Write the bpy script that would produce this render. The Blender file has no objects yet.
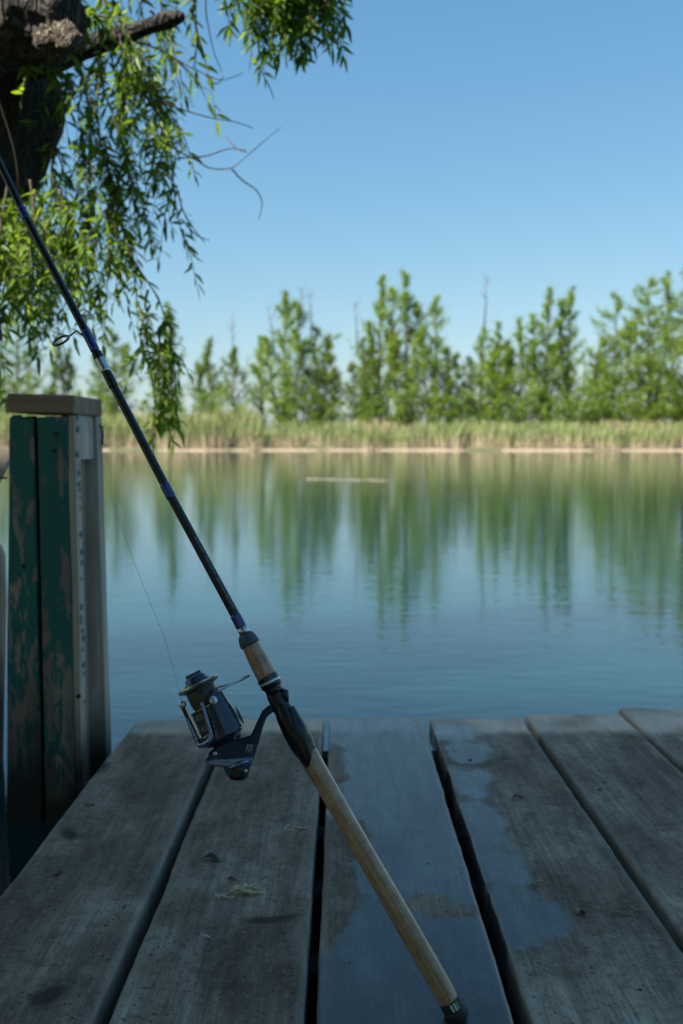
import bpy, math, random
import numpy as np
from mathutils import Vector, Matrix, noise

# ------------------------------------------------------------------ camera, sky, sun, exposure
SC = bpy.context.scene
COL = SC.collection
R = math.radians
PITCH = R(4.08)
CAM = Vector((0, 0, 0.72))
FPX = 1024 * 35 / 36.0
cd = bpy.data.cameras.new('Camera')
cam = bpy.data.objects.new('Camera', cd)
COL.objects.link(cam)
cam.location = CAM
cam.rotation_euler = (R(90) - PITCH, 0, 0)
cd.sensor_fit = 'VERTICAL'
cd.sensor_height = 36
cd.lens = 35
cd.clip_start = 0.02
cd.clip_end = 5000
cd.dof.use_dof = True
cd.dof.focus_distance = 0.99
cd.dof.aperture_fstop = 7.0
SC.camera = cam

SUN_EL, SUN_AZ = R(48), R(232)          # azimuth measured clockwise from +Y: behind the camera on the left
world = bpy.data.worlds.new('World')
SC.world = world
world.use_nodes = True
wn = world.node_tree.nodes
sky = wn.new('ShaderNodeTexSky')
sky.sky_type = 'NISHITA'
sky.sun_disc = False
sky.sun_elevation = SUN_EL
sky.sun_rotation = SUN_AZ
sky.altitude = 200
sky.air_density = 1.0
sky.dust_density = 1.0
sky.ozone_density = 1.4
wl = world.node_tree.links
sep = wn.new('ShaderNodeSeparateColor')
com = wn.new('ShaderNodeCombineColor')
wl.new(sky.outputs[0], sep.inputs[0])
for ch, (gain, gam) in enumerate(((0.65, 1.08), (1.20, 0.76), (1.80, 0.56))):   # clear, saturated summer air
    pw = wn.new('ShaderNodeMath')
    pw.operation = 'POWER'
    pw.inputs[1].default_value = gam
    ml = wn.new('ShaderNodeMath')
    ml.operation = 'MULTIPLY'
    ml.inputs[1].default_value = gain
    wl.new(sep.outputs[ch], pw.inputs[0])
    wl.new(pw.outputs[0], ml.inputs[0])
    wl.new(ml.outputs[0], com.inputs[ch])
wl.new(com.outputs[0], wn['Background'].inputs[0])
wn['Background'].inputs[1].default_value = 0.068

sd = bpy.data.lights.new('Sun', 'SUN')
sun = bpy.data.objects.new('Sun', sd)
COL.objects.link(sun)
sd.energy = 5.0
sd.angle = R(0.53)
sd.color = (1.0, 0.95, 0.86)
sdir = Vector((math.sin(SUN_AZ) * math.cos(SUN_EL), math.cos(SUN_AZ) * math.cos(SUN_EL), math.sin(SUN_EL)))
sun.rotation_euler = sdir.to_track_quat('Z', 'Y').to_euler()
sun.location = (-20, -10, 30)

SC.view_settings.view_transform = 'Standard'
SC.view_settings.look = 'None'
SC.view_settings.exposure = 1.38
SC.view_settings.gamma = 1.0
SC.cycles.use_denoising = True
SC.cycles.max_bounces = 8
SC.cycles.transparent_max_bounces = 8

# ------------------------------------------------------------------ helpers
rng = np.random.default_rng(7)
random.seed(11)
_fw = Vector((0, math.cos(PITCH), -math.sin(PITCH)))
_up = Vector((0, math.sin(PITCH), math.cos(PITCH)))


def ray(px, py):
    return _fw + Vector((1, 0, 0)) * ((px - 341.5) / FPX) + _up * ((512 - py) / FPX)


def at(px, py, d):
    """point seen in the photograph's direction (px, py), d metres deep"""
    return CAM + ray(px, py) * d


DECK_TILT = R(0.92)
DECK_Z = 0.19
DN = Vector((0, math.sin(DECK_TILT), math.cos(DECK_TILT)))
DY = Vector((0, math.cos(DECK_TILT), -math.sin(DECK_TILT)))
DO = Vector((0, 0, DECK_Z))


def deck(px, py):
    """deck coordinates (x, y) of a spot on the boards"""
    r = ray(px, py)
    t = (DO - CAM).dot(DN) / r.dot(DN)
    p = CAM + r * t - DO
    return p.x, p.dot(DY)


def deck_w(x, y, z=0):
    return DO + Vector((x, 0, 0)) + DY * y + DN * z


ORG = {}


def meta(o, label=None, cat=None, group=None, kind=None):
    if label: o['label'] = label
    if cat: o['category'] = cat
    if group: o['group'] = group
    if kind: o['kind'] = kind
    return o


def thing(name, loc, label, cat, group=None):
    o = bpy.data.objects.new(name, None)
    o.empty_display_size = 0.1
    COL.objects.link(o)
    o.location = loc
    ORG[o.name] = Vector(loc)
    return meta(o, label, cat, group)


def link(name, me, mat, parent=None, smooth=True):
    if mat is not None:
        for m in (mat if isinstance(mat, (list, tuple)) else [mat]):
            me.materials.append(m)
    o = bpy.data.objects.new(name, me)
    COL.objects.link(o)
    if smooth:
        me.polygons.foreach_set('use_smooth', [True] * len(me.polygons))
    if parent is not None:
        o.parent = parent
        ORG[o.name] = ORG[parent.name]
    return o


class MB:
    def __init__(s):
        s.v, s.f, s.mi = [], [], []
        s.cur = 0

    def add(s, vs, fs):
        b = len(s.v)
        s.v += [tuple(p) for p in vs]
        s.f += [tuple(i + b for i in f) for f in fs]
        s.mi += [s.cur] * len(fs)
        return s

    def tube(s, pts, rad, n=10, caps=True, flat=None):
        pts = [Vector(p) for p in pts]
        if not isinstance(rad, (list, tuple)): rad = [rad] * len(pts)
        t0 = (pts[1] - pts[0]).normalized()
        ref = Vector((0, 0, 1)) if abs(t0.z) < 0.9 else Vector((1, 0, 0))
        nrm = t0.cross(ref).normalized()
        vs, fs = [], []
        for i, p in enumerate(pts):
            a = pts[max(i - 1, 0)]
            b = pts[min(i + 1, len(pts) - 1)]
            t = (b - a)
            t = t.normalized() if t.length > 1e-9 else t0
            nrm = (nrm - t * nrm.dot(t))
            nrm = nrm.normalized() if nrm.length > 1e-6 else t.orthogonal().normalized()
            bi = t.cross(nrm)
            for k in range(n):
                an = 2 * math.pi * k / n
                vs.append(p + (nrm * math.cos(an) + bi * math.sin(an)) * rad[i])
        for i in range(len(pts) - 1):
            for k in range(n):
                k2 = (k + 1) % n
                fs.append((i * n + k, i * n + k2, (i + 1) * n + k2, (i + 1) * n + k))
        if caps:
            fs.append(tuple(range(n - 1, -1, -1)))
            fs.append(tuple((len(pts) - 1) * n + k for k in range(n)))
        return s.add(vs, fs)

    def lathe(s, o, ax, prof, n=32):
        """prof: list of (distance along ax, radius)"""
        ax = Vector(ax).normalized()
        e1 = ax.orthogonal().normalized()
        e2 = ax.cross(e1)
        vs, fs = [], []
        for (h, r) in prof:
            for k in range(n):
                an = 2 * math.pi * k / n
                vs.append(Vector(o) + ax * h + (e1 * math.cos(an) + e2 * math.sin(an)) * r)
        m = len(prof)
        for i in range(m - 1):
            for k in range(n):
                k2 = (k + 1) % n
                fs.append((i * n + k, i * n + k2, (i + 1) * n + k2, (i + 1) * n + k))
        fs.append(tuple(range(n - 1, -1, -1)))
        fs.append(tuple((m - 1) * n + k for k in range(n)))
        return s.add(vs, fs)

    def box(s, c, h, ax=None, bev=0.0):
        c = Vector(c)
        ax = ax or (Vector((1, 0, 0)), Vector((0, 1, 0)), Vector((0, 0, 1)))
        vs = []
        for i in (-1, 1):
            for j in (-1, 1):
                for k in (-1, 1):
                    vs.append(c + ax[0] * h[0] * i + ax[1] * h[1] * j + ax[2] * h[2] * k)
        fs = [(0, 1, 3, 2), (4, 6, 7, 5), (0, 4, 5, 1), (2, 3, 7, 6), (0, 2, 6, 4), (1, 5, 7, 3)]
        return s.add(vs, fs)

    def build(s, name, mat, parent=None, smooth=True, bevel=0.0, seg=2, flatang=None):
        me = bpy.data.meshes.new(name)
        off = ORG[parent.name] if parent is not None else Vector((0, 0, 0))
        me.from_pydata([(x - off.x, y - off.y, z - off.z) for x, y, z in s.v], [], s.f)
        if any(s.mi): me.polygons.foreach_set('material_index', s.mi)
        me.update()
        o = link(name, me, mat, parent, smooth)
        if bevel:
            b = o.modifiers.new('bevel', 'BEVEL')
            b.width = bevel
            b.segments = seg
            b.limit_method = 'ANGLE'
            b.angle_limit = R(35)
        if smooth and (bevel or flatang):
            w = o.modifiers.new('wn', 'WEIGHTED_NORMAL') if bevel else None
            try:
                me.set_sharp_from_angle(angle=R(flatang or 40))
            except Exception:
                pass
        return o


def np_mesh(name, verts, faces, mat, parent=None, smooth=False, tint=None, rep=4):
    """fast mesh from numpy arrays (all faces the same size)"""
    off = np.array(ORG[parent.name]) if parent is not None else np.zeros(3)
    me = bpy.data.meshes.new(name)
    v = (verts - off).astype(np.float32)
    me.vertices.add(len(v))
    me.vertices.foreach_set('co', v.ravel())
    nf, k = faces.shape
    me.loops.add(nf * k)
    me.loops.foreach_set('vertex_index', faces.astype(np.int32).ravel())
    me.polygons.add(nf)
    me.polygons.foreach_set('loop_start', np.arange(0, nf * k, k, dtype=np.int32))
    me.polygons.foreach_set('loop_total', np.full(nf, k, dtype=np.int32))
    if tint is not None:
        a = me.attributes.new('tint', 'FLOAT', 'POINT')
        a.data.foreach_set('value', tint.astype(np.float32))
    me.update(calc_edges=True)
    me.validate()
    return link(name, me, mat, parent, smooth)


# ------------------------------------------------------------------ materials
class Mat:
    def __init__(s, name):
        s.m = bpy.data.materials.new(name)
        s.m.use_nodes = True
        s.t = s.m.node_tree
        s.n = s.t.nodes
        s.b = s.n['Principled BSDF']
        s.out = s.n['Material Output']

    def node(s, typ, **kw):
        x = s.n.new(typ)
        for k, v in kw.items(): setattr(x, k, v)
        return x

    def l(s, a, b):
        s.t.links.new(a, b)

    def set(s, **kw):
        for k, v in kw.items():
            s.b.inputs[k.replace('_', ' ')].default_value = v
        return s

    def coord(s, scale=(1, 1, 1), which='Object', rand=0.0):
        tc = s.node('ShaderNodeTexCoord')
        mp = s.node('ShaderNodeMapping')
        mp.inputs['Scale'].default_value = scale
        s.l(tc.outputs[which], mp.inputs[0])
        if rand:
            oi = s.node('ShaderNodeObjectInfo')
            mu = s.node('ShaderNodeMath', operation='MULTIPLY')
            mu.inputs[1].default_value = rand
            s.l(oi.outputs['Random'], mu.inputs[0])
            s.l(mu.outputs[0], mp.inputs['Location'])
        return mp.outputs[0]

    def noise(s, vec, scale=1.0, detail=4, rough=0.55, dist=0.0):
        x = s.node('ShaderNodeTexNoise')
        x.inputs['Scale'].default_value = scale
        x.inputs['Detail'].default_value = detail
        x.inputs['Roughness'].default_value = rough
        x.inputs['Distortion'].default_value = dist
        s.l(vec, x.inputs['Vector'])
        return x.outputs['Fac']

    def ramp(s, fac, stops):
        x = s.node('ShaderNodeValToRGB')
        e = x.color_ramp.elements
        while len(e) < len(stops): e.new(0.5)
        for i, (p, c) in enumerate(stops):
            e[i].position = p
            e[i].color = (*c, 1) if not isinstance(c, (int, float)) else (c, c, c, 1)
        s.l(fac, x.inputs[0])
        return x.outputs[0]

    def mix(s, fac, a, b, mode='MIX'):
        x = s.node('ShaderNodeMix', data_type='RGBA', blend_type=mode)
        if isinstance(fac, (int, float)): x.inputs[0].default_value = fac
        else: s.l(fac, x.inputs[0])
        for v, i in ((a, 6), (b, 7)):
            if isinstance(v, tuple): x.inputs[i].default_value = (*v, 1)
            else: s.l(v, x.inputs[i])
        return x.outputs[2]

    def math(s, op, a, b=0.0, clamp=False):
        x = s.node('ShaderNodeMath', operation=op, use_clamp=clamp)
        for v, i in ((a, 0), (b, 1)):
            if isinstance(v, (int, float)): x.inputs[i].default_value = v
            else: s.l(v, x.inputs[i])
        return x.outputs[0]

    def attr(s, name, out='Fac'):
        x = s.node('ShaderNodeAttribute')
        x.attribute_name = name
        return x.outputs[out]

    def bump(s, h, strength=0.3, dist=0.002):
        x = s.node('ShaderNodeBump')
        if isinstance(strength, (int, float)): x.inputs['Strength'].default_value = strength
        else: s.l(strength, x.inputs['Strength'])
        x.inputs['Distance'].default_value = dist
        s.l(h, x.inputs['Height'])
        s.l(x.outputs[0], s.b.inputs['Normal'])

    def base(s, c):
        s.l(c, s.b.inputs['Base Color'])
        return s


def plain(name, col, rough=0.4, metal=0.0, coat=0.0, var=0.15):
    m = Mat(name)
    m.set(Roughness=rough, Metallic=metal, Coat_Weight=coat)
    nz = m.noise(m.coord((120, 120, 120)), 1, 5)
    m.base(m.mix(nz, tuple(c * (1 - var) for c in col), tuple(min(1, c * (1 + var)) for c in col)))
    m.l(m.math('ADD', m.math('MULTIPLY', nz, 0.12), rough - 0.06), m.b.inputs['Roughness'])
    return m.m


def deck_wood():
    m = Mat('weathered_deck_wood')
    v = m.coord((1, 1, 1), rand=37.0)
    big = m.noise(m.coord((8, 4, 8), rand=37.0), 1.0, 6, 0.62, 0.5)
    vg = m.coord((70, 3.0, 70), rand=37.0)
    grain = m.noise(vg, 1.0, 7, 0.65, 0.4)
    vf = m.coord((260, 12, 260), rand=37.0)
    fine = m.noise(vf, 1.0, 4, 0.7)
    mott = m.noise(m.coord((46, 9, 46), rand=53.0), 1.0, 7, 0.72, 0.3)
    iso = m.noise(v, 45.0, 5, 0.6)
    speck = m.noise(v, 210.0, 2, 0.5)
    blot = m.noise(m.coord((9, 5, 9), rand=91.0), 1.0, 5, 0.65, 0.6)
    c = m.ramp(big, [(0.30, (0.13, 0.082, 0.052)), (0.48, (0.30, 0.207, 0.140)), (0.66, (0.54, 0.41, 0.30))])
    c = m.mix(m.ramp(grain, [(0.34, 0.55), (0.62, 0.0)]), c, (0.10, 0.066, 0.044))
    c = m.mix(m.ramp(blot, [(0.50, 0.0), (0.72, 0.75)]), c, (0.085, 0.057, 0.038))
    c = m.mix(m.ramp(mott, [(0.50, 0.0), (0.74, 0.35)]), c, (0.50, 0.38, 0.28))
    c = m.mix(m.ramp(iso, [(0.34, 0.5), (0.52, 0.0)]), c, (0.11, 0.075, 0.05))
    c = m.mix(m.ramp(m.noise(v, 120.0, 4, 0.7), [(0.54, 0.0), (0.70, 0.5)]), c, (0.46, 0.35, 0.26))
    c = m.mix(m.ramp(speck, [(0.63, 0.0), (0.68, 0.85)]), c, (0.03, 0.027, 0.024))
    crack = m.noise(m.coord((150, 2.2, 150), rand=71.0), 1.0, 5, 0.7, 0.15)
    c = m.mix(m.ramp(crack, [(0.27, 0.8), (0.36, 0.0)]), c, (0.03, 0.02, 0.014))
    c = m.mix(m.ramp(fine, [(0.35, 0.4), (0.55, 0.0)]), c, (0.09, 0.062, 0.043))
    ed = m.attr('edge')
    c = m.mix(m.math('MULTIPLY', ed, m.math('ADD', mott, 0.05)), c, (0.42, 0.37, 0.31))
    # the last hand's width of every board is bleached and bare
    end = m.attr('bleach')
    c = m.mix(m.math('MULTIPLY', end, m.math('ADD', m.math('MULTIPLY', mott, 1.0), 0.38), ), c, (0.85, 0.60, 0.43))
    st = m.attr('stain')
    c = m.mix(m.math('MULTIPLY', m.ramp(st, [(0.35, 0.0), (0.75, 1.0)]), 0.85), c, (0.04, 0.03, 0.024))
    # thin film of water with a soft ragged border
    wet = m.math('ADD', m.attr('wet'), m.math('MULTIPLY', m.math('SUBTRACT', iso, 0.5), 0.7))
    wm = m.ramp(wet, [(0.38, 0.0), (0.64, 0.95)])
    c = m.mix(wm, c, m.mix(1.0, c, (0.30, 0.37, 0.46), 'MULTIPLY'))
    m.base(c)
    m.l(m.math('ADD', 0.14, m.math('MULTIPLY', wm, 0.36)), m.b.inputs['Specular IOR Level'])
    rr = m.mix(wm, m.ramp(mott, [(0.3, 0.78), (0.7, 0.62)]), m.ramp(mott, [(0.3, 0.32), (0.7, 0.20)]))
    m.l(rr, m.b.inputs['Roughness'])
    h = m.math('ADD', m.math('MULTIPLY', grain, 0.8), m.math('ADD', m.math('MULTIPLY', fine, 0.5), m.math('ADD', m.math('MULTIPLY', crack, 1.2), m.math('MULTIPLY', mott, 0.5))))
    m.bump(h, m.math('SUBTRACT', 0.65, m.math('MULTIPLY', wm, 0.5)), 0.0025)
    return m.m


def old_timber(name, dark, light, painted=None, peel=0.5, vert=True, wetfoot=True):
    m = Mat(name)
    sc = (60, 60, 2.2) if vert else (2.2, 60, 60)
    grain = m.noise(m.coord(sc, rand=13.0), 1.0, 6, 0.65, 0.3)
    big = m.noise(m.coord((6, 6, 3), rand=13.0), 1.0, 5, 0.6)
    c = m.ramp(grain, [(0.3, dark), (0.7, light)])
    c = m.mix(m.ramp(big, [(0.4, 0.0), (0.7, 0.5)]), c, tuple(x * 0.5 for x in dark))
    tc = m.node('ShaderNodeTexCoord')
    sep = m.node('ShaderNodeSeparateXYZ')
    m.l(tc.outputs['Object'], sep.inputs[0])
    z = sep.outputs['Z']
    h = grain
    if painted:
        pn = m.noise(m.coord((24, 24, 9), rand=29.0), 1.0, 8, 0.72, 0.5)
        pf = m.noise(m.coord((110, 110, 12), rand=29.0), 1.0, 4, 0.6)
        k = m.math('ADD', m.math('ADD', pn, m.math('MULTIPLY', pf, 0.42)), m.math('MULTIPLY', z, 0.22))
        pm = m.ramp(k, [(peel - 0.015, 0.0), (peel + 0.015, 1.0)])
        pc = m.mix(big, painted, tuple(x * 0.6 for x in painted))
        c = m.mix(pm, c, pc)
        h = m.math('ADD', m.math('MULTIPLY', grain, 0.6), m.math('MULTIPLY', pm, 0.6))
        m.l(m.mix(pm, (0.8, 0.8, 0.8), (0.5, 0.5, 0.5)), m.b.inputs['Roughness'])
    else:
        m.set(Roughness=0.8)
    if wetfoot:
        zz = m.math('SUBTRACT', z, m.math('MULTIPLY', m.math('SUBTRACT', big, 0.5), 0.35))
        wm = m.ramp(zz, [(0.07, 0.95), (0.24, 0.0)])
        c = m.mix(wm, c, (0.012, 0.012, 0.009))
    m.base(c)
    m.bump(h, 0.6, 0.003)
    return m.m


def cork():
    m = Mat('cork')
    v = m.coord((1, 1, 1))
    at_ = m.node('ShaderNodeAttribute')
    at_.attribute_name = 'cq'
    mq = m.node('ShaderNodeMapping')
    mq.inputs['Scale'].default_value = (330, 330, 14)
    m.l(at_.outputs['Vector'], mq.inputs[0])
    streak = m.noise(mq.outputs[0], 1.0, 5, 0.65, 0.4)
    a = m.noise(v, 90, 5, 0.6)
    p = m.node('ShaderNodeTexVoronoi')
    p.inputs['Scale'].default_value = 260
    m.l(v, p.inputs['Vector'])
    c = m.ramp(a, [(0.3, (0.33, 0.195, 0.095)), (0.7, (0.60, 0.41, 0.235))])
    pits = m.math('MULTIPLY', m.ramp(p.outputs['Distance'], [(0.08, 1.0), (0.22, 0.0)]), m.ramp(m.noise(v, 70, 3), [(0.5, 0.0), (0.62, 1.0)]))
    c = m.mix(pits, c, (0.06, 0.03, 0.015))
    c = m.mix(m.ramp(m.noise(v, 22, 4, 0.6), [(0.5, 0.0), (0.72, 0.65)]), c, (0.12, 0.07, 0.035))
    c = m.mix(m.ramp(streak, [(0.34, 0.6), (0.54, 0.0)]), c, (0.14, 0.078, 0.038))
    c = m.mix(m.ramp(streak, [(0.56, 0.0), (0.74, 0.7)]), c, (0.56, 0.43, 0.28))
    m.base(c)
    m.set(Roughness=0.34, Coat_Weight=0.5, Coat_Roughness=0.22)
    m.bump(m.math('SUBTRACT', a, pits), 0.4, 0.0006)
    return m.m


def leaf_mat(name, dark, light, trans=0.45, rough=0.42):
    m = Mat(name)
    t = m.attr('tint')
    c = m.ramp(t, [(0.0, dark), (1.0, light)])
    m.base(c)
    m.set(Roughness=rough)
    m.b.inputs['Specular IOR Level'].default_value = 0.35
    tr = m.node('ShaderNodeBsdfTranslucent')
    m.l(m.mix(1.0, c, (1.5, 1.35, 0.55), 'MULTIPLY'), tr.inputs[0])
    mx = m.node('ShaderNodeMixShader')
    mx.inputs[0].default_value = trans
    m.l(m.b.outputs[0], mx.inputs[1])
    m.l(tr.outputs[0], mx.inputs[2])
    m.l(mx.outputs[0], m.out.inputs[0])
    return m.m


def bark_mat(name, dark, light, scale=14.0):
    m = Mat(name)
    v = m.coord((1, 1, 0.45))
    d = m.noise(v, scale * 0.6, 3, 0.5)
    vo = m.node('ShaderNodeTexVoronoi', feature='DISTANCE_TO_EDGE')
    vo.inputs['Scale'].default_value = scale
    ad = m.node('ShaderNodeVectorMath', operation='ADD')
    sc = m.node('ShaderNodeVectorMath', operation='SCALE')
    sc.inputs['Scale'].default_value = 0.25
    nz = m.node('ShaderNodeTexNoise')
    nz.inputs['Scale'].default_value = scale * 0.8
    m.l(v, nz.inputs['Vector'])
    m.l(nz.outputs['Color'], sc.inputs[0])
    m.l(v, ad.inputs[0])
    m.l(sc.outputs[0], ad.inputs[1])
    m.l(ad.outputs[0], vo.inputs['Vector'])
    ridg = m.ramp(vo.outputs['Distance'], [(0.0, 0.0), (0.28, 1.0)])
    fine = m.noise(v, scale * 9, 6, 0.7)
    c = m.mix(m.math('MULTIPLY', ridg, m.math('ADD', fine, 0.25)), dark, light)
    m.base(c)
    m.set(Roughness=0.88)
    m.bump(m.math('ADD', ridg, m.math('MULTIPLY', fine, 0.5)), 1.0, 0.02)
    return m.m


def water_mat():
    m = Mat('lake_water')
    tc = m.node('ShaderNodeTexCoord')
    def lay(scale, amp, detail, rot=0.0, d=0.4):
        mp = m.node('ShaderNodeMapping')
        mp.inputs['Scale'].default_value = scale
        mp.inputs['Rotation'].default_value = (0, 0, rot)
        m.l(tc.outputs['Object'], mp.inputs[0])
        n = m.noise(mp.outputs[0], 1.0, detail, 0.5, d)
        return m.math('MULTIPLY', n, amp)
    # calm and ruffled stretches
    mp = m.node('ShaderNodeMapping')
    mp.inputs['Scale'].default_value = (0.12, 0.35, 1)
    m.l(tc.outputs['Object'], mp.inputs[0])
    patch = m.ramp(m.noise(mp.outputs[0], 1.0, 3, 0.5), [(0.35, 0.65), (0.65, 1.0)])
    h = m.math('ADD', lay((2.6, 6.5, 1), 0.0012, 2, 0.18), lay((7, 19, 1), 0.0014, 3, -0.2))
    h = m.math('ADD', h, lay((0.5, 1.1, 1), 0.0014, 1, 0.1))
    h = m.math('MULTIPLY', h, patch)
    m.bump(h, 1.0, 1.0)
    m.set(Roughness=0.015, IOR=1.62)
    m.b.inputs['Base Color'].default_value = (0.001, 0.024, 0.027, 1)
    m.b.subsurface_method = 'BURLEY'
    m.b.inputs['Subsurface Weight'].default_value = 1.0
    m.b.inputs['Subsurface Radius'].default_value = (1.2, 1.6, 1.8)
    m.b.inputs['Subsurface Scale'].default_value = 1.0
    return m.m


M = {}
M['deck'] = deck_wood()
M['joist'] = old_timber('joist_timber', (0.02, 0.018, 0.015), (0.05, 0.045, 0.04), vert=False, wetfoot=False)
M['green_post'] = old_timber('peeling_teal_paint', (0.19, 0.15, 0.115), (0.46, 0.385, 0.30), painted=(0.016, 0.18, 0.15), peel=0.785)
M['bare_post'] = old_timber('bare_grey_timber', (0.27, 0.20, 0.135), (0.52, 0.42, 0.31))
M['pale_post'] = old_timber('pale_grey_timber', (0.40, 0.33, 0.25), (0.68, 0.59, 0.47))
M['cap'] = old_timber('brown_grey_timber', (0.19, 0.115, 0.07), (0.44, 0.29, 0.185), vert=False, wetfoot=False)
M['cork'] = cork()
M['blank'] = plain('gloss_black_graphite', (0.006, 0.0065, 0.008), 0.34, coat=0.15)
M['blue_wrap'] = plain('blue_thread_under_varnish', (0.012, 0.03, 0.22), 0.25, coat=0.8)
M['silver'] = plain('dull_silver_metal', (0.55, 0.57, 0.58), 0.32, metal=1.0)
M['gold'] = plain('brass_metal', (0.58, 0.54, 0.44), 0.30, metal=1.0)
M['black'] = plain('black_plastic', (0.006, 0.0065, 0.008), 0.30)
M['rubber'] = plain('black_rubber', (0.018, 0.02, 0.02), 0.6)
M['navy'] = plain('navy_enamel', (0.012, 0.020, 0.050), 0.24, coat=0.4)
M['navy_metal'] = plain('steel_blue_metal', (0.22, 0.28, 0.44), 0.28, metal=0.9)
M['spool'] = plain('olive_graphite_metal', (0.12, 0.122, 0.10), 0.30, metal=0.8)
M['winding'] = plain('charcoal_composite', (0.06, 0.07, 0.08), 0.5)
M['line'] = plain('clear_grey_nylon', (0.10, 0.11, 0.12), 0.35)
M['line_wound'] = plain('wound_nylon', (0.05, 0.055, 0.035), 0.35)
M['mark'] = plain('pale_print', (0.55, 0.58, 0.56), 0.5)
M['mark_green'] = plain('green_print', (0.18, 0.34, 0.16), 0.5)
M['mark_dim'] = plain('grey_print', (0.42, 0.44, 0.43), 0.5)
M['nail'] = plain('rusty_iron', (0.035, 0.022, 0.016), 0.8)
M['willow'] = leaf_mat('willow_leaf', (0.04, 0.095, 0.014), (0.21, 0.34, 0.04), 0.56)
M['far_leaf'] = leaf_mat('poplar_leaf', (0.045, 0.105, 0.012), (0.30, 0.43, 0.05), 0.5, 0.5)
M['far_leaf_b'] = leaf_mat('ash_leaf', (0.05, 0.11, 0.02), (0.22, 0.31, 0.055), 0.5, 0.5)
M['bush_leaf'] = leaf_mat('shrub_leaf', (0.05, 0.11, 0.012), (0.20, 0.32, 0.035), 0.35, 0.5)
M['bark'] = bark_mat('willow_bark', (0.012, 0.010, 0.008), (0.15, 0.125, 0.10), 20)
M['far_bark'] = bark_mat('far_bark', (0.06, 0.05, 0.04), (0.22, 0.19, 0.16), 5)
M['twig'] = plain('brown_twig', (0.06, 0.045, 0.025), 0.7)
M['stubwood'] = bark_mat('pale_broken_wood', (0.05, 0.036, 0.025), (0.36, 0.29, 0.21), 34)
M['bark_dark'] = bark_mat('dark_branch_bark', (0.012, 0.010, 0.008), (0.075, 0.06, 0.048), 22)
M['dry'] = plain('dry_straw', (0.62, 0.52, 0.31), 0.7, var=0.35)
M['deadleaf'] = plain('dead_leaf', (0.035, 0.028, 0.022), 0.7, var=0.4)
M['chip'] = plain('wood_chip', (0.28, 0.22, 0.15), 0.75, var=0.3)
M['water'] = water_mat()


def ground_mat():
    m = Mat('earth_and_grass')
    v = m.coord()
    a = m.noise(v, 0.6, 6, 0.6)
    b = m.noise(v, 7, 5, 0.65)
    c = m.ramp(a, [(0.35, (0.16, 0.125, 0.08)), (0.6, (0.08, 0.10, 0.035))])
    c = m.mix(b, c, m.mix(1.0, c, (0.6, 0.6, 0.6), 'MULTIPLY'))
    m.base(c)
    m.set(Roughness=0.95)
    m.bump(b, 0.6, 0.05)
    return m.m


def sand_mat():
    m = Mat('pale_shore_mud')
    v = m.coord()
    b = m.noise(v, 3.0, 6, 0.7)
    m.base(m.ramp(b, [(0.3, (0.18, 0.14, 0.095)), (0.7, (0.38, 0.305, 0.22))]))
    m.set(Roughness=0.9)
    m.bump(b, 0.5, 0.05)
    return m.m


def reed_mat():
    m = Mat('reed_stems')
    g = m.attr('green')
    t = m.attr('tint')
    c = m.ramp(g, [(0.0, (0.52, 0.42, 0.29)), (0.42, (0.42, 0.34, 0.20)), (0.60, (0.17, 0.22, 0.06)), (0.88, (0.18, 0.24, 0.07)), (1.0, (0.34, 0.26, 0.15))])
    c = m.mix(m.math('MULTIPLY', t, 0.6), c, m.mix(1.0, c, (0.35, 0.38, 0.34), 'MULTIPLY'))
    m.base(c)
    m.set(Roughness=0.7)
    return m.m


M['ground'] = ground_mat()
M['sand'] = sand_mat()
M['reed'] = reed_mat()
M['raft'] = plain('dead_weed', (0.13, 0.12, 0.085), 0.8, var=0.4)

# ------------------------------------------------------------------ terrain, water, far shore
SHORE_Y = 75.0


def shore_y(x):
    return SHORE_Y - 0.055 * x + 0.7 * math.sin(x * 0.23 + 1.0) + 0.35 * math.sin(x * 0.71)


def in_lake(x, y):
    """signed-ish distance to the bank: positive in open water"""
    far = shore_y(x) - y
    # land behind the camera and to the left of the dock, where the willow stands
    near = y + 1.2 - 0.4 * math.sin(x * 0.4)
    left = (x + 1.15 + max(0.0, y - 1.0) * 1.1) if y < 12 else 1e3
    return min(far, near if x > -60 else near, left if y < 12 else far)


def build_ground():
    xs = sorted(set([-1500, -700, -300, -160] + list(np.arange(-90, 90.1, 3.0)) + list(np.arange(-9, 6.01, 0.5)) + [160, 300, 700, 1500]))
    ys = sorted(set([-600, -200, -80, -40, -20, -10] + list(np.arange(-6, 12.1, 0.5)) + list(np.arange(14, 70, 6)) + list(np.arange(70, 84, 0.5)) + [86, 90, 96, 105, 120, 150, 220, 400, 900, 2500]))
    V, F = [], []
    for y in ys:
        for x in xs:
            d = in_lake(x, y)
            z = max(-1.6, min(0.32, 0.02 - d * 0.32))
            z += 0.04 * noise.noise((x * 0.3, y * 0.3, 0)) if d < 0 else 0
            V.append((x, y, z))
    nx = len(xs)
    for j in range(len(ys) - 1):
        for i in range(nx - 1):
            F.append((j * nx + i, j * nx + i + 1, (j + 1) * nx + i + 1, (j + 1) * nx + i))
    meta(MB().add(V, F).build('ground', M['ground']), kind='structure')


build_ground()
wb = MB()
wb.add([(-1400, -500, 0), (1400, -500, 0), (1400, 81, 0), (-1400, 81, 0)], [(0, 1, 2, 3)])
meta(wb.build('lake_water', M['water'], smooth=False), kind='structure')

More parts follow.
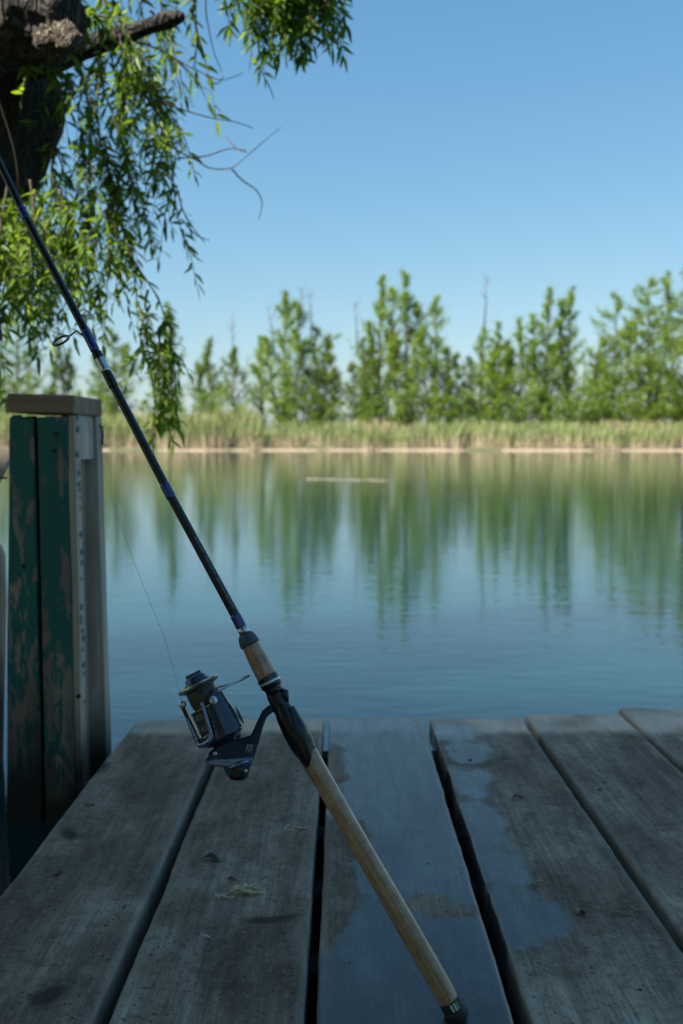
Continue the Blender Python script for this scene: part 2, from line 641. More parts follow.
# pale strip of bare mud along the far waterline
V, F = [], []
sx = np.arange(-60, 60.1, 0.4)
for i, x in enumerate(sx):
    y0 = shore_y(x) - 0.15
    w = 1.3 + 0.5 * noise.noise((x * 0.15, 3, 0)) + 0.3 * noise.noise((x * 0.9, 8, 0))
    for k, (dy, z) in enumerate(((0, -0.03), (0.25, 0.07), (max(w, 0.35), 0.17), (w + 1.2, 0.19))):
        V.append((x, y0 + dy, z + 0.02 * noise.noise((x, dy, 5))))
for i in range(len(sx) - 1):
    for k in range(3):
        a = i * 4 + k
        F.append((a, a + 4, a + 5, a + 1))
meta(MB().add(V, F).build('shore', M['sand']), kind='structure')


def build_reeds(name, n, xr, depth, hfun, label):
    x = rng.uniform(xr[0], xr[1], n)
    dd = rng.uniform(0, 1, n) ** 1.2 * depth
    sy = np.array([shore_y(a) for a in x])
    y = sy + 0.02 + np.array([max(0.0, 0.25 + 1.0 * noise.noise((a * 0.22, 9, 2)) + 0.35 * noise.noise((a * 1.3, 4, 2))) for a in x]) + dd + 0.25 * np.sin(x * 2.1)
    h = np.array([hfun(a) for a in x]) * rng.uniform(0.5, 1.12, n) * (0.78 + 0.22 * np.clip(dd / 1.2, 0, 1))
    w = rng.uniform(0.014, 0.036, n)
    lean = rng.normal(0, 0.10, (n, 2)) * h[:, None]
    ang = rng.uniform(-0.9, 0.9, n)
    ca, sa = np.cos(ang), np.sin(ang)
    L = 5
    verts = np.zeros((n, L, 2, 3))
    green = np.zeros((n, L, 2))
    lv = [0, 0.35, 0.6, 0.85, 1.0]
    wm = [0.7, 0.8, 1.7, 1.6, 0.5]
    gs = rng.normal(0, 0.10, n) - np.array([0.16 + 0.32 * noise.noise((a * 0.16, 6, 1)) + 0.15 * noise.noise((a * 0.6, 2, 1)) for a in x]) + 0.1
    for k in range(L):
        t = lv[k]
        for s in (0, 1):
            sg = (s - 0.5) * w * wm[k]
            verts[:, k, s, 0] = x + lean[:, 0] * t ** 2 + sg * ca
            verts[:, k, s, 1] = y + lean[:, 1] * t ** 2 + sg * sa
            verts[:, k, s, 2] = 0.02 + h * t
            green[:, k, s] = np.clip(t + gs * (0.3 < t), 0, 1)
    idx = np.arange(n * L * 2).reshape(n, L, 2)
    f = np.stack([idx[:, :-1, 0], idx[:, :-1, 1], idx[:, 1:, 1], idx[:, 1:, 0]], -1).reshape(-1, 4)
    tint = np.repeat(rng.uniform(0, 1, n) ** 2, L * 2)
    o = np_mesh(name, verts.reshape(-1, 3), f, M['reed'], None, False, tint)
    a = o.data.attributes.new('green', 'FLOAT', 'POINT')
    a.data.foreach_set('value', green.reshape(-1).astype(np.float32))
    meta(o, label, 'reeds', kind='stuff')


def reed_h(x):
    h = 2.1 + 0.45 * noise.noise((x * 0.25, 1, 0)) + 0.35 * noise.noise((x * 0.9, 4, 0))
    if x < -5.7:
        h += 0.75 * min(1, (-5.7 - x) / 1.0) + 0.35 * math.exp(-((x + 7.6) / 1.6) ** 2)
    return max(0.6, h * (0.8 if -6.3 < x < -5.0 else 1.0))


build_reeds('reed_bed', 26000, (-38, 40), 5.0, reed_h, 'belt of tan and green reeds along the far waterline')

# ------------------------------------------------------------------ far trees


def leaf_cloud(centres, radii, counts, size, up=0.5, aspect=0.6):
    """small leaf faces scattered through clumps"""
    tot = int(np.sum(counts))
    ci = np.repeat(np.arange(len(centres)), counts)
    d = rng.normal(0, 1, (tot, 3))
    d /= np.linalg.norm(d, axis=1)[:, None]
    r = np.abs(rng.normal(0, 0.62, tot))
    p = centres[ci] + d * (r[:, None] * radii[ci])
    nrm = rng.normal(0, 1, (tot, 3)) * 0.8 + d * 0.5
    nrm[:, 2] += up
    nrm /= np.linalg.norm(nrm, axis=1)[:, None]
    t = np.cross(nrm, rng.normal(0, 1, (tot, 3)))
    t /= np.linalg.norm(t, axis=1)[:, None]
    b = np.cross(nrm, t)
    s = size * rng.uniform(0.6, 1.3, tot)[:, None]
    v = np.stack([p - t * s, p + b * s * aspect, p + t * s, p - b * s * aspect], 1).reshape(-1, 3)
    f = np.arange(tot * 4).reshape(-1, 4)
    clump = rng.uniform(0, 1, len(centres))
    tint = np.clip(0.55 * clump[ci] + 0.45 * rng.uniform(0, 1, tot), 0, 1)
    return v, f, np.repeat(tint, 4)


def far_tree(px, ytop, hw, Y, label, style='poplar', dead=None, mat=None, side=None, base=0.12, lean=0.0, stems=3, dens=1.0):
    zt = (at(px, ytop, Y) - CAM).z + CAM.z
    x = at(px, 400, Y).x
    hgt = zt - 0.2
    wid = 1.08 * hw / FPX * Y
    t = thing(style + '_tree', (x, Y, 0.2), label, 'tree', 'trees along the far bank')
    tb = MB()
    cen, rad, cnt = [], [], []
    for st in range(stems):
        ox = (0, -0.42, 0.40, 0.1)[st] * wid * random.uniform(0.8, 1.3)
        hs = hgt * (1.0 if st == 0 else random.uniform(0.66, 0.93))
        pts, rr = [], []
        ph = random.uniform(0, 6)
        r0 = (0.012 * hgt + 0.03) * (1 if st == 0 else 0.7)
        for k in range(9):
            q = k / 8
            pts.append((x + ox * min(1, q * 1.5) + lean * q * hgt + 0.12 * math.sin(ph + q * 5), Y + 0.12 * math.cos(ph + q * 4), 0.15 + hs * 0.97 * q))
            rr.append(r0 * (1 - 0.9 * q) + 0.008)
        tb.tube(pts, rr, 7)
        nl = int(hs * (6.5, 5.2, 4.0, 3.6)[stems - 1])
        wob = random.uniform(0, 9)
        for i in range(nl):
            q = base + (1 - base) * (i + random.random()) / nl
            j = min(7, int(q * 8))
            fr = q * 8 - j
            p = Vector(pts[j]).lerp(Vector(pts[min(8, j + 1)]), min(1, fr))
            if style == 'poplar':
                prof = (0.45 + 0.75 * math.sin(min(1, (q - base) / 0.45) * 1.57)) * max(0.08, 1 - q ** 2.2) * (1 + 0.9 * noise.noise((q * 5, wob, 0)))
                elev = random.uniform(0.45, 0.95) + 0.35 * q
            else:
                prof = (0.5 + 0.6 * math.sin(min(1, (q - base) / 0.6) * 1.57)) * max(0.15, 1 - q ** 4)
                elev = random.uniform(0.2, 0.9)
            ln = wid * prof * random.uniform(0.6, 1.55) / (1.0 if stems == 1 else 1.3)
            az = random.uniform(0, 6.283)
            d = Vector((math.cos(az) * math.cos(elev * 0.8), math.sin(az) * math.cos(elev * 0.8), math.sin(elev * 0.8) * 0.8))
            e = p + d * max(0.3, ln)
            mid = p.lerp(e, 0.5) + Vector((0, 0, -0.06 * ln))
            tb.tube([p, mid, e], [r0 * 0.28 * (1 - 0.7 * q) + 0.008, 0.012, 0.005], 4)
            if random.random() < 0.16: continue
            tipd = (e - p) * 0.12 + Vector((0, 0, 0.12 * ln))
            for c, w in ((e + tipd, 0.35), (e, 0.6), (p.lerp(e, 0.8), 0.75), (p.lerp(e, 0.58), 0.7), (p.lerp(e, 0.36), 0.5), (p.lerp(e, 0.15), 0.3)):
                if random.random() < 0.86:
                    s = random.uniform(0.30, 0.85) * (0.75 + 0.1 * wid) * (1 - 0.4 * q) * (0.6 + 0.6 * w)
                    cen.append(c)
                    rad.append((s, s, s * 1.05))
                    cnt.append(int(70 * dens * w * random.uniform(0.4, 1.4)) + 1)
    if side:
        for (sx_, sy_) in side:
            e = Vector((at(sx_, 400, Y).x, Y, at(sx_, sy_, Y).z))
            p = Vector((x, Y, e.z - 1.2))
            tb.tube([p, p.lerp(e, 0.5) + Vector((0, 0, 0.2)), e], [0.06, 0.04, 0.015], 5)
            for q in (0.55, 0.75, 0.9, 1.0):
                cen.append(p.lerp(e, q) + Vector((0, 0, 0.1)))
                rad.append((0.42, 0.4, 0.3))
                cnt.append(40)
    tb.build('trunk', M['far_bark'], t)
    v, f, ti = leaf_cloud(np.array([tuple(c) for c in cen]), np.array(rad), np.array(cnt), 0.074)
    np_mesh('crown', v, f, mat or M['far_leaf'], t, False, ti)
    if dead:
        db = MB()
        for (dx, dy) in dead:
            e = Vector((at(dx, 400, Y).x, Y - 0.1, at(dx, dy, Y).z))
            b = Vector((x + (e.x - x) * 0.6, Y, max(0.3, e.z - 4.2)))
            db.tube([b, b.lerp(e, 0.5) + Vector((0.06, 0, 0)), e], [0.075, 0.05, 0.014], 5)
            for i in range(7):
                q = random.uniform(0.35, 0.95)
                p = b.lerp(e, q)
                s = random.choice((-1, 1))
                db.tube([p, p + Vector((s * random.uniform(0.25, 0.6), random.uniform(-.3, .3), random.uniform(0.3, 0.9)))], [0.022, 0.006], 4)
        db.build('dead_branch', M['far_bark'], t)
    return t


B = M['far_leaf_b']
far_tree(20, 298, 34, 83, 'bushy rounded tree at the far left edge, behind the timber post', 'broad', mat=B, stems=3)
far_tree(64, 338, 16, 86, 'narrow dark tree seen through the willow leaves above the post', 'poplar', mat=B)
far_tree(114, 328, 24, 85, 'dark loose tree just right of the post, behind the rod', 'broad', mat=B)
far_tree(170, 302, 19, 84, 'slender spire-shaped tree behind the lowest hanging willow spray', 'poplar', mat=B, stems=2)
far_tree(211, 338, 18, 84, 'small cone-shaped tree right of the hanging willow spray', 'poplar', mat=B, stems=2)
far_tree(235, 347, 17, 83, 'small dark tree with a bare dead spike above it', 'poplar', mat=B, dead=[(233, 316)], stems=1)
far_tree(262, 335, 13, 85, 'thin see-through sapling left of a tall pointed tree', 'poplar', dens=0.5, stems=1)
far_tree(286, 288, 30, 82, 'tall full tree with dead grey twigs beside its pointed top, left of centre', 'poplar', dead=[(303, 288), (268, 305)], dens=1.15)
far_tree(317, 325, 24, 83, 'dark leaning tree with a leafy side bough reaching right', 'broad', mat=B, dead=[(309, 290)], side=[(340, 337)])
far_tree(331, 352, 12, 82, 'short dark pointed tree at the edge of the wide central gap', 'poplar', mat=B, stems=1)
far_tree(362, 338, 17, 82, 'lower dark tree at the left foot of the tallest central trees', 'poplar', mat=B, dead=[(354, 303)])
far_tree(380, 273, 24, 83, 'tall central tree, left one of the twin highest tops', 'poplar')
far_tree(405, 270, 29, 82, 'tall central tree, right one of the twin highest tops, with pale trunk', 'poplar', dens=1.15)
far_tree(434, 294, 25, 81, 'bright green full tree right of the twin highest tops', 'poplar')
far_tree(455, 350, 13, 83, 'short dark tree between the bright full tree and the bare mast', 'poplar', mat=B)
far_tree(481, 325, 22, 83, 'loose tree with a tall bare dead mast rising from its crown', 'poplar', dead=[(484, 278)], dens=0.75)
far_tree(497, 322, 18, 82, 'yellow-green tree directly right of the bare mast', 'poplar')
far_tree(518, 316, 26, 82, 'full light green tree left of two matching spires', 'poplar')
far_tree(545, 286, 22, 83, 'tall spire-shaped tree, left one of two matching spires', 'poplar')
far_tree(568, 286, 20, 84, 'tall thin spire-shaped tree, right one of two matching spires', 'poplar', dens=0.8, stems=2)
far_tree(612, 292, 30, 82, 'broad dark-trunked tree, first of the dense group at the right', 'broad', dens=1.1)
far_tree(646, 276, 34, 81, 'tall leafy many-stemmed tree near the right edge', 'broad', stems=4, dens=1.1)
far_tree(684, 256, 36, 80, 'tallest tree, cut off by the right edge of the view', 'broad', stems=4)
far_tree(596, 350, 15, 85, 'low dark sapling in the gap left of the dense right group', 'poplar', mat=B, stems=1)


def shrub(px, ytop, hw, Y, label):
    x = at(px, 400, Y).x
    zt = at(px, ytop, Y).z
    w = 1.3 * hw / FPX * Y
    ytop -= 9
    zt = at(px, ytop, Y).z
    t = thing('shrub', (x, Y, 0.2), label, 'shrub', 'shrubs under the far trees')
    b = MB()
    cen, rad, cnt = [], [], []
    for i in range(38):
        az, q = random.uniform(0, 6.283), random.random() ** 0.5
        e = Vector((x + math.cos(az) * w * q, Y + math.sin(az) * w * q * 0.7, 0.5 + (zt - 0.6) * random.uniform(0.35, 1.0) * math.sqrt(max(0.05, 1 - 0.75 * q * q))))
        b.tube([(x + math.cos(az) * 0.15, Y + math.sin(az) * .1, 0.2), Vector((x, Y, 0.6)).lerp(e, 0.6), e], [0.03, 0.018, 0.006], 4)
        for c in (e, Vector((x, Y, 0.8)).lerp(e, 0.7)):
            s = random.uniform(0.3, 0.55)
            cen.append(c)
            rad.append((s, s, s * 0.9))
            cnt.append(random.randint(60, 120))
    b.build('stem', M['far_bark'], t)
    v, f, ti = leaf_cloud(np.array([tuple(c) for c in cen]), np.array(rad), np.array(cnt), 0.072)
    np_mesh('crown', v, f, M['bush_leaf'], t, False, ti)


for a in ((100, 385, 26, 'low shrub behind the reeds right of the post'), (215, 392, 26, 'low shrub under the small cone-shaped tree'),
          (300, 375, 34, 'dense shrub at the foot of the tall pointed tree left of centre'), (357, 385, 22, 'yellow-green shrub left of the twin highest trees'),
          (415, 380, 36, 'wide shrub under the twin highest trees'), (462, 392, 18, 'small shrub under the short dark tree'),
          (525, 372, 36, 'wide bright shrub under the two matching spires'), (572, 380, 30, 'shrub between the spires and the dense right group'),
          (598, 385, 22, 'shrub left of the dark trunks'), (640, 372, 30, 'shrub among the dense right group of trees'), (672, 380, 24, 'shrub at the far right edge'),
          (30, 378, 30, 'shrub at the far left edge behind the post'), (165, 388, 24, 'shrub behind the lowest willow spray'),):
    shrub(a[0], a[1], a[2], 80.5 + random.uniform(-0.4, 0.6), a[3])

# floating raft of dead weed out on the lake
Y = 18.6
x0, x1 = at(306, 479, Y).x, at(388, 480, Y).x
V, F = [], []
n = 60
for i in range(n + 1):
    q = i / n
    x = x0 + (x1 - x0) * q
    yc = Y + 0.3 - 0.75 * q + 0.25 * noise.noise((q * 6, 2, 0))
    w = (0.05 + 0.12 * noise.noise((q * 13, 7, 0))) * (math.sin(math.pi * min(0.97, max(0.03, q))) ** 0.5) * (1 - 0.55 * q)
    w = max(w * (0.3 if 0.42 < q < 0.5 else 1.0) * (1.5 if q < 0.4 else 0.8), 0.01)
    z = 0.004 + 0.012 * noise.noise((q * 20, 1, 0))
    for (dy, zz) in ((-w, -0.01), (-w * 0.8, z), (0, z + 0.012), (w * 0.8, z), (w, -0.01)):
        V.append((x, yc + dy + 0.03 * noise.noise((q * 30, dy * 9, 3)), zz))
for i in range(n):
    for k in range(4):
        a = i * 5 + k
        F.append((a, a + 5, a + 6, a + 1))
fw = MB().add(V, F).build('weed_raft', M['raft'])
meta(fw, 'thin pale raft of dead weed floating on the lake before the far bank', 'weed raft')

# ------------------------------------------------------------------ dock
dk_root = thing('wooden_dock', DO, 'weathered grey plank dock with dark gaps in the shade by the lake', 'dock')
dk_root.rotation_euler = (-DECK_TILT, 0, 0)


def blob_field(x, y, blobs, soft=0.5):
    x += 0.016 * noise.noise((x * 22, y * 14, 3.3)) + 0.008 * noise.noise((x * 60, y * 40, 1.3))
    y += 0.03 * noise.noise((x * 20, y * 12, 7.7))
    m = 0.0
    for (bx, by, rx, ry) in blobs:
        d = math.sqrt(((x - bx) / rx) ** 2 + ((y - by) / ry) ** 2)
        m = max(m, 1.15 - d * 0.65)
    return max(0.0, min(1.0, m))


def px_blobs(lst):
    out = []
    for (px, py, w, h) in lst:
        x, y = deck(px, py)
        w, h = w * 1.12, h * 1.2
        xa, _ = deck(px - w, py)
        xb, _ = deck(px + w, py)
        _, ya = deck(px, py + h)
        _, yb = deck(px, py - h)
        out.append((x, y, (xb - xa) / 2, (yb - ya) / 2))
    return out


WET4 = px_blobs([(452, 733, 26, 9), (470, 752, 24, 10), (462, 778, 28, 12), (474, 790, 16, 9), (480, 822, 26, 19), (498, 868, 30, 20), (520, 915, 42, 26), (474, 842, 10, 30), (500, 930, 22, 22)])
DRY3 = px_blobs([(325, 855, 16, 22), (333, 885, 22, 28), (330, 915, 17, 26), (350, 835, 18, 18), (318, 800, 14, 60), (415, 903, 34, 5), (450, 915, 30, 5), (332, 770, 12, 22), (300, 960, 4, 4)])
STAINS = px_blobs([(65, 836, 10, 5), (48, 993, 14, 7), (92, 805, 3, 2.2), (57, 875, 3, 2.2), (127, 908, 3, 3), (95, 768, 16, 7), (272, 915, 30, 4)])


def plank(x0, x1, y0, y1, seed, label=None, wetf=None, endfun=None):
    prof = []
    nx = 44
    w = x1 - x0
    th = 0.045
    rnd = 0.006
    ts = [0, 0.004, 0.012, 0.024, 0.04] + list(np.linspace(0.06, 0.94, nx)) + [0.96, 0.976, 0.988, 0.996, 1.0]
    ys = list(np.arange(y0, y1 - 0.02, 0.008)) + list(y1 - np.array([0.02, 0.014, 0.009, 0.005, 0.002, 0.0]))
    V, wet, edge, ble, sta = [], [], [], [], []
    m = len(ts) + 2
    for y in ys:
        eo0 = 0.0022 * noise.noise((seed * 7.1, y * 4.5, 0)) + 0.0012 * noise.noise((seed * 3.3, y * 30, 5))
        eo1 = 0.0022 * noise.noise((seed * 5.7, y * 4.5, 9)) + 0.0012 * noise.noise((seed * 2.9, y * 30, 2))
        back = y1 - y
        for k in range(-1, len(ts) + 1):
            t = ts[min(max(k, 0), len(ts) - 1)]
            x = x0 + eo0 + (w + eo1 - eo0) * t
            de = min(t, 1 - t) * w
            z = 0.0
            if de < rnd: z -= rnd - math.sqrt(max(0.0, rnd ** 2 - (rnd - de) ** 2))
            if back < 0.012: z -= 0.012 - math.sqrt(max(0.0, 0.012 ** 2 - (0.012 - back) ** 2))
            z += 0.0016 * noise.noise((x * 6, y * 2.5, seed)) + 0.0007 * noise.noise((x * 40, y * 9, seed + 3)) + 0.0012 * (2 * t - 1) ** 2
            yy = y
            if back < 0.1:
                yy += (0.1 - back) / 0.1 * (0.010 * noise.noise((x * 14, seed * 4.0, 1)) + 0.004 * noise.noise((x * 60, seed * 4.0, 6)) + (endfun(t) if endfun else 0))
            if k < 0 or k >= len(ts): z = -th
            V.append((x, yy, z))
            wet.append(wetf(x, y) if wetf else 0.0)
            en = noise.noise((x * 20, y * 10, seed)) * 0.5 + 0.5
            edge.append(max(0.0, 1 - de / 0.012) * (0.2 + 0.8 * en))
            ble.append(max(0.0, min(1.0, (y - 1.86 + 0.03 * noise.noise((x * 7, 3, 3)) + 0.012 * noise.noise((x * 40, 3, 3))) / 0.04)) * max(0.3, min(1.0, 0.85 + 0.8 * noise.noise((x * 11, y * 9, 4)))))
            sta.append(blob_field(x, y, STAINS))
    F = []
    for j in range(len(ys) - 1):
        for k in range(m):
            k2 = (k + 1) % m
            F.append((j * m + k, j * m + k2, (j + 1) * m + k2, (j + 1) * m + k))
    F.append(tuple(range(m - 1, -1, -1)))
    F.append(tuple((len(ys) - 1) * m + k for k in range(m)))
    me = bpy.data.meshes.new('plank')
    me.from_pydata(V, [], F)
    for nm, dat in (('wet', wet), ('edge', edge), ('bleach', ble), ('stain', sta)):
        a = me.attributes.new(nm, 'FLOAT', 'POINT')
        a.data.foreach_set('value', np.array(dat, dtype=np.float32))
    me.update()
    o = link('plank', me, M['deck'], dk_root)
    me.set_sharp_from_angle(angle=R(60))
    if label: o['label'] = label
    return o


H = 0.53
# x limits of the boards, metres, left to right (dark gaps between)
def wet3(x, y):
    d = blob_field(x, y, DRY3)
    return max(0.0, min(1.0, 1.0 - 1.25 * max(0, d - 0.1)))


plank(-0.414, -0.2335, 0.30, 1.985, 1.0, 'outer plank beside the painted post', endfun=lambda t: -0.03 * max(0, 0.10 - t) / 0.10)
plank(-0.2195, -0.036, 0.30, 1.99, 2.3, 'plank under the reel with straw on it')
plank(-0.0235, 0.163, 0.30, 2.0, 3.7, 'wet plank shining blue, under the rod butt', wet3, endfun=lambda t: -0.035 * max(0, 1 - abs(t - 0.27) / 0.02))
plank(0.179, 0.366, 0.30, 2.0, 4.1, 'plank with a row of wet patches along its left edge', lambda x, y: blob_field(x, y, WET4), endfun=lambda t: 0.02 * max(0, t - 0.75))
plank(0.379, 0.573, 0.30, 2.03, 5.9, 'dry plank with pale bleached end', endfun=lambda t: -0.02 * max(0, 0.3 - t))
plank(0.586, 0.782, 0.30, 2.075, 6.2, 'outermost right plank with pale bleached end')
plank(0.797, 0.99, 0.30, 2.06, 7.7)

for yy in (0.55, 0.85, 1.1, 1.3, 1.5, 1.7, 1.9):  # extra joists added among these to block light and keep the gaps dark
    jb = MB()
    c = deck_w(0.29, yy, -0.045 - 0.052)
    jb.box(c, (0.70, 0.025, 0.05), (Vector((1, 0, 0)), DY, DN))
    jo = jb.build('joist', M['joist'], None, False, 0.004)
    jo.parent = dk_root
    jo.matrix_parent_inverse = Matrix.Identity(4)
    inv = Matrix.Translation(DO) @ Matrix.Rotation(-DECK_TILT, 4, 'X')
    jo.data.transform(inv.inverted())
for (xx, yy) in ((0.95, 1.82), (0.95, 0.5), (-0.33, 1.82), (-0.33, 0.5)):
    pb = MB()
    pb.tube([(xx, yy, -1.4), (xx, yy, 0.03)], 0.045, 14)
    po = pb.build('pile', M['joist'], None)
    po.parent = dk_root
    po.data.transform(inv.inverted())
for (px, py) in ((92, 805), (57, 875), (127, 908), (600, 790), (470, 760)):
    x, y = deck(px, py)
    nb = MB()
    nb.lathe((x, y, -0.003), (0, 0, 1), [(0, 0.0042), (0.0032, 0.0042), (0.0042, 0.003)], 10)
    no = nb.build('nail_head', M['nail'], None)
    no.parent = dk_root

# ------------------------------------------------------------------ painted timber post
PX = -0.4870
FY = 1.825
post = thing('timber_post', (-0.55, 1.96, 0), 'square timber post of peeling teal boards with a grey cap, left of the dock', 'post')


def board(name, x0, x1, y0, y1, z0, z1, mat, seed, bow=0.0, splay=0.0, par=None, rsplay=0.0):
    """upright board with slightly waving edges"""
    V, F = [], []
    nz_, nx_ = 70, 7
    loop = []
    for k in range(nx_): loop.append((k / (nx_ - 1), 0))
    for k in range(1, 4): loop.append((1, k / 3))
    for k in range(nx_ - 2, -1, -1): loop.append((k / (nx_ - 1), 1))
    for k in range(2, 0, -1): loop.append((0, k / 3))
    m = len(loop)
    for j in range(nz_ + 1):
        q = j / nz_
        z = z0 + (z1 - z0) * q
        for (u, v) in loop:
            x = x0 + (x1 - x0) * u + 0.002 * noise.noise((u * 2 + seed * 5, z * 4, v)) + bow * math.sin(q * 3.14) - splay * (1 - q) * (1 - u) + rsplay * (1 - q)
            y = y0 + (y1 - y0) * v + 0.0015 * noise.noise((u * 7, z * 6, seed + v))
            zz = z + (0.004 * noise.noise((u * 5, seed, v * 3)) if j == nz_ else 0)
            V.append((x, y, zz))
    for j in range(nz_):
        for k in range(m):
            k2 = (k + 1) % m
            F.append((j * m + k, j * m + k2, (j + 1) * m + k2, (j + 1) * m + k))
    F.append(tuple(range(m - 1, -1, -1)))
    F.append(tuple(nz_ * m + k for k in range(m)))
    return MB().add(V, F).build(name, mat, par or post, True, 0.003)


xl = at(9.5, 430, FY).x
xm0 = at(34.0, 430, FY).x
xm1 = at(38.5, 430, FY).x
b1 = board('board', xl, xm0, FY + 0.004, FY + 0.045, -0.8, 0.763, M['green_post'], 1.0, splay=0.05)
b1['label'] = 'narrow left teal board'
b2 = board('board', xm1, PX - 0.012, FY, FY + 0.038, -0.8, 0.764, M['green_post'], 2.0)
b2['label'] = 'wide teal front board with peeling paint'
b3 = board('edge_strip', PX - 0.0115, PX, FY + 0.001, FY + 0.040, -0.8, 0.766, M['pale_post'], 3.0)
b3['label'] = 'pale board edge with green paint drips'
board('core', xl + 0.03, PX - 0.022, FY + 0.048, FY + 0.155, -0.8, 0.755, M['bare_post'], 4.0)
b5 = board('block', PX - 0.0215, PX - 0.004, FY + 0.0405, FY + 0.145, 0.685, 0.768, M['pale_post'], 5.0)
b4 = board('board', xl + 0.02, PX + 0.002, FY + 0.157, FY + 0.198, -0.8, 0.769, M['pale_post'], 6.0, rsplay=0.02)
b4['label'] = 'bare pale rear board'
# cap: a loose offcut
cb = MB()
c0 = Vector(((xl + PX) / 2 + 0.001, FY + 0.097, 0.7875))
ax = Matrix.Rotation(R(1.6), 3, 'Y') @ Matrix.Rotation(R(-1.0), 3, 'Z')
cb.box(c0, ((PX - xl) / 2 + 0.001, 0.100, 0.0175), [ax.col[0].copy(), ax.col[1].copy(), ax.col[2].copy()])
cb.build('cap', M['cap'], post, True, 0.004)
hb = MB()
for (px, py) in ((57, 434), (55, 450), (22, 566), (75, 700)):
    p = at(px, py, FY)
    hb = MB()
    hb.lathe((p.x, FY - 0.002, p.z), (0, -1, 0), [(0, 0.0042), (0.002, 0.0042), (0.003, 0.002)], 10)
    hb.build('nail_head', M['nail'], post)
# flecks of teal paint left on the pale edge
M['teal_fleck'] = plain('teal_paint_fleck', (0.02, 0.16, 0.14), 0.6)
for i in range(34):
    z = 0.76 - i * 0.0165 + random.uniform(-.004, .004)
    if random.random() < 0.2: continue
    fb = MB()
    yy = FY + random.uniform(0.008, 0.03)
    k = random.uniform(0.005, 0.010)
    fb.add([(PX + 0.0026, yy + k * random.uniform(0.5, 1) * math.cos(t), z + k * random.uniform(0.5, 1) * math.sin(t)) for t in np.linspace(0, 5.5, 7)], [tuple(range(7))])
    fb.build('paint_fleck', M['teal_fleck'], b3, False)
hk = MB()
p = Vector((PX + 0.0045, FY + 0.178, 0.742))
hk.tube([p + Vector((-.004, 0, 0.01)), p + Vector((0.002, 0, 0.006)), p + Vector((0.004, 0, -0.01)), p + Vector((0.002, 0, -0.03))], 0.0022, 8)
hk.build('hook', M['nail'], post)

# bare timber railing running out of view behind the post
rl = thing('timber_railing', (-0.72, 2.2, 0), 'bare timber railing with a slanting rail, just left of the teal post', 'railing')
rb = MB()
a, b = at(5, 450, 2.2), at(-60, 575, 2.05)
rb.tube([a, b], 0.03, 4)
rb.build('rail', M['bare_post'], rl, False, 0.004)
rb = MB()
pts = [at(-8, 556, 2.25), at(-7, 600, 2.25), at(-9, 700, 2.25), at(-11, 790, 2.25)]
pts = [at(-9, 545, 2.25)] + pts + [Vector((pts[-1].x - 0.01, pts[-1].y, -0.6))]
rb.tube(pts, [0.022, 0.030, 0.030, 0.029, 0.030, 0.032], 10)
rb.build('upright', M['bare_post'], rl)
rb = MB()
rb.tube([at(7, 478, 2.1), at(-60, 476, 2.1)], 0.0025, 6)
rb.build('wire', M['nail'], rl)

# ------------------------------------------------------------------ fishing rod and reel
BUTT_D = 0.945
xb, yb = deck(455, 1014)
rodpx = [(458.5, 1018, 0.940), (440, 984, 0.945), (305, 749, 0.985), (285, 713, 0.991), (270, 682, 0.996), (250, 644, 1.002), (240, 624, 1.006), (168, 491, 1.030), (98, 356, 1.055), (90, 340, 1.058), (23, 212, 1.085), (0, 164, 1.095), (-90, -28, 1.135), (-220, -330, 1.19), (-360, -680, 1.25)]
RP = [at(*p) for p in rodpx]


def rod_pt(s):
    """point a distance s (m) up from the butt"""
    for i in range(len(RP) - 1):
        L = (RP[i + 1] - RP[i]).length
        if s <= L or i == len(RP) - 2:
            return RP[i] + (RP[i + 1] - RP[i]) * (s / L)
        s -= L


def rod_s(i, frac=0.0):
    return sum((RP[k + 1] - RP[k]).length for k in range(i))


S_ = {p[:2]: rod_s(i) for i, p in enumerate(rodpx)}
TOTAL = rod_s(len(RP) - 1)
rod = thing('fishing_rod', RP[0], 'black spinning rod with cork handle and a reel, leaning across the dock', 'fishing rod')


def seg(s0, s1, rfun, n=24, steps=40):
    mb = MB()
    ss = np.linspace(s0, s1, steps)
    mb.tube([rod_pt(s) for s in ss], [rfun(s) for s in ss], n)
    return mb


s_grip0 = 0.016
s_grip1 = S_[(305, 749)]
s_seat = S_[(285, 713)]
s_col = S_[(270, 682)]
s_fg = S_[(250, 644)]
s_win = S_[(240, 624)]


def grip_r(s):
    q = (s - s_grip0) / (s_grip1 - s_grip0)
    r = 0.0100 + 0.0004 * math.sin(q * 7)
    if q > 0.93: r = 0.0102
    if q < 0.02: r -= 0.0008 * (1 - q / 0.02)
    return r


def cork_map(o, n, s0, s1, steps):
    a = o.data.attributes.new('cq', 'FLOAT_VECTOR', 'POINT')
    out = []
    for i in range(steps):
        for k in range(n):
            t_ = 2 * math.pi * k / n
            out += [0.0103 * math.cos(t_), 0.0103 * math.sin(t_), s0 + (s1 - s0) * i / (steps - 1)]
    a.data.foreach_set('vector', out)


cork_map(seg(s_grip0, s_grip1 + 0.012, grip_r, 32, 80).build('cork_grip', M['cork'], rod), 32, s_grip0, s_grip1 + 0.012, 80)
# butt cap: collar and rounded foot
bc = MB()
axd = (RP[1] - RP[0]).normalized()
bc.lathe(RP[0] - axd * 0.004, axd, [(0.0, 0.004), (0.0015, 0.0085), (0.005, 0.0112), (0.010, 0.0116), (0.0125, 0.0109), (0.013, 0.0103), (0.021, 0.0103), (0.0215, 0.0101)], 32)
btc = bc.build('butt_cap', M['rubber'], rod, True, flatang=35)
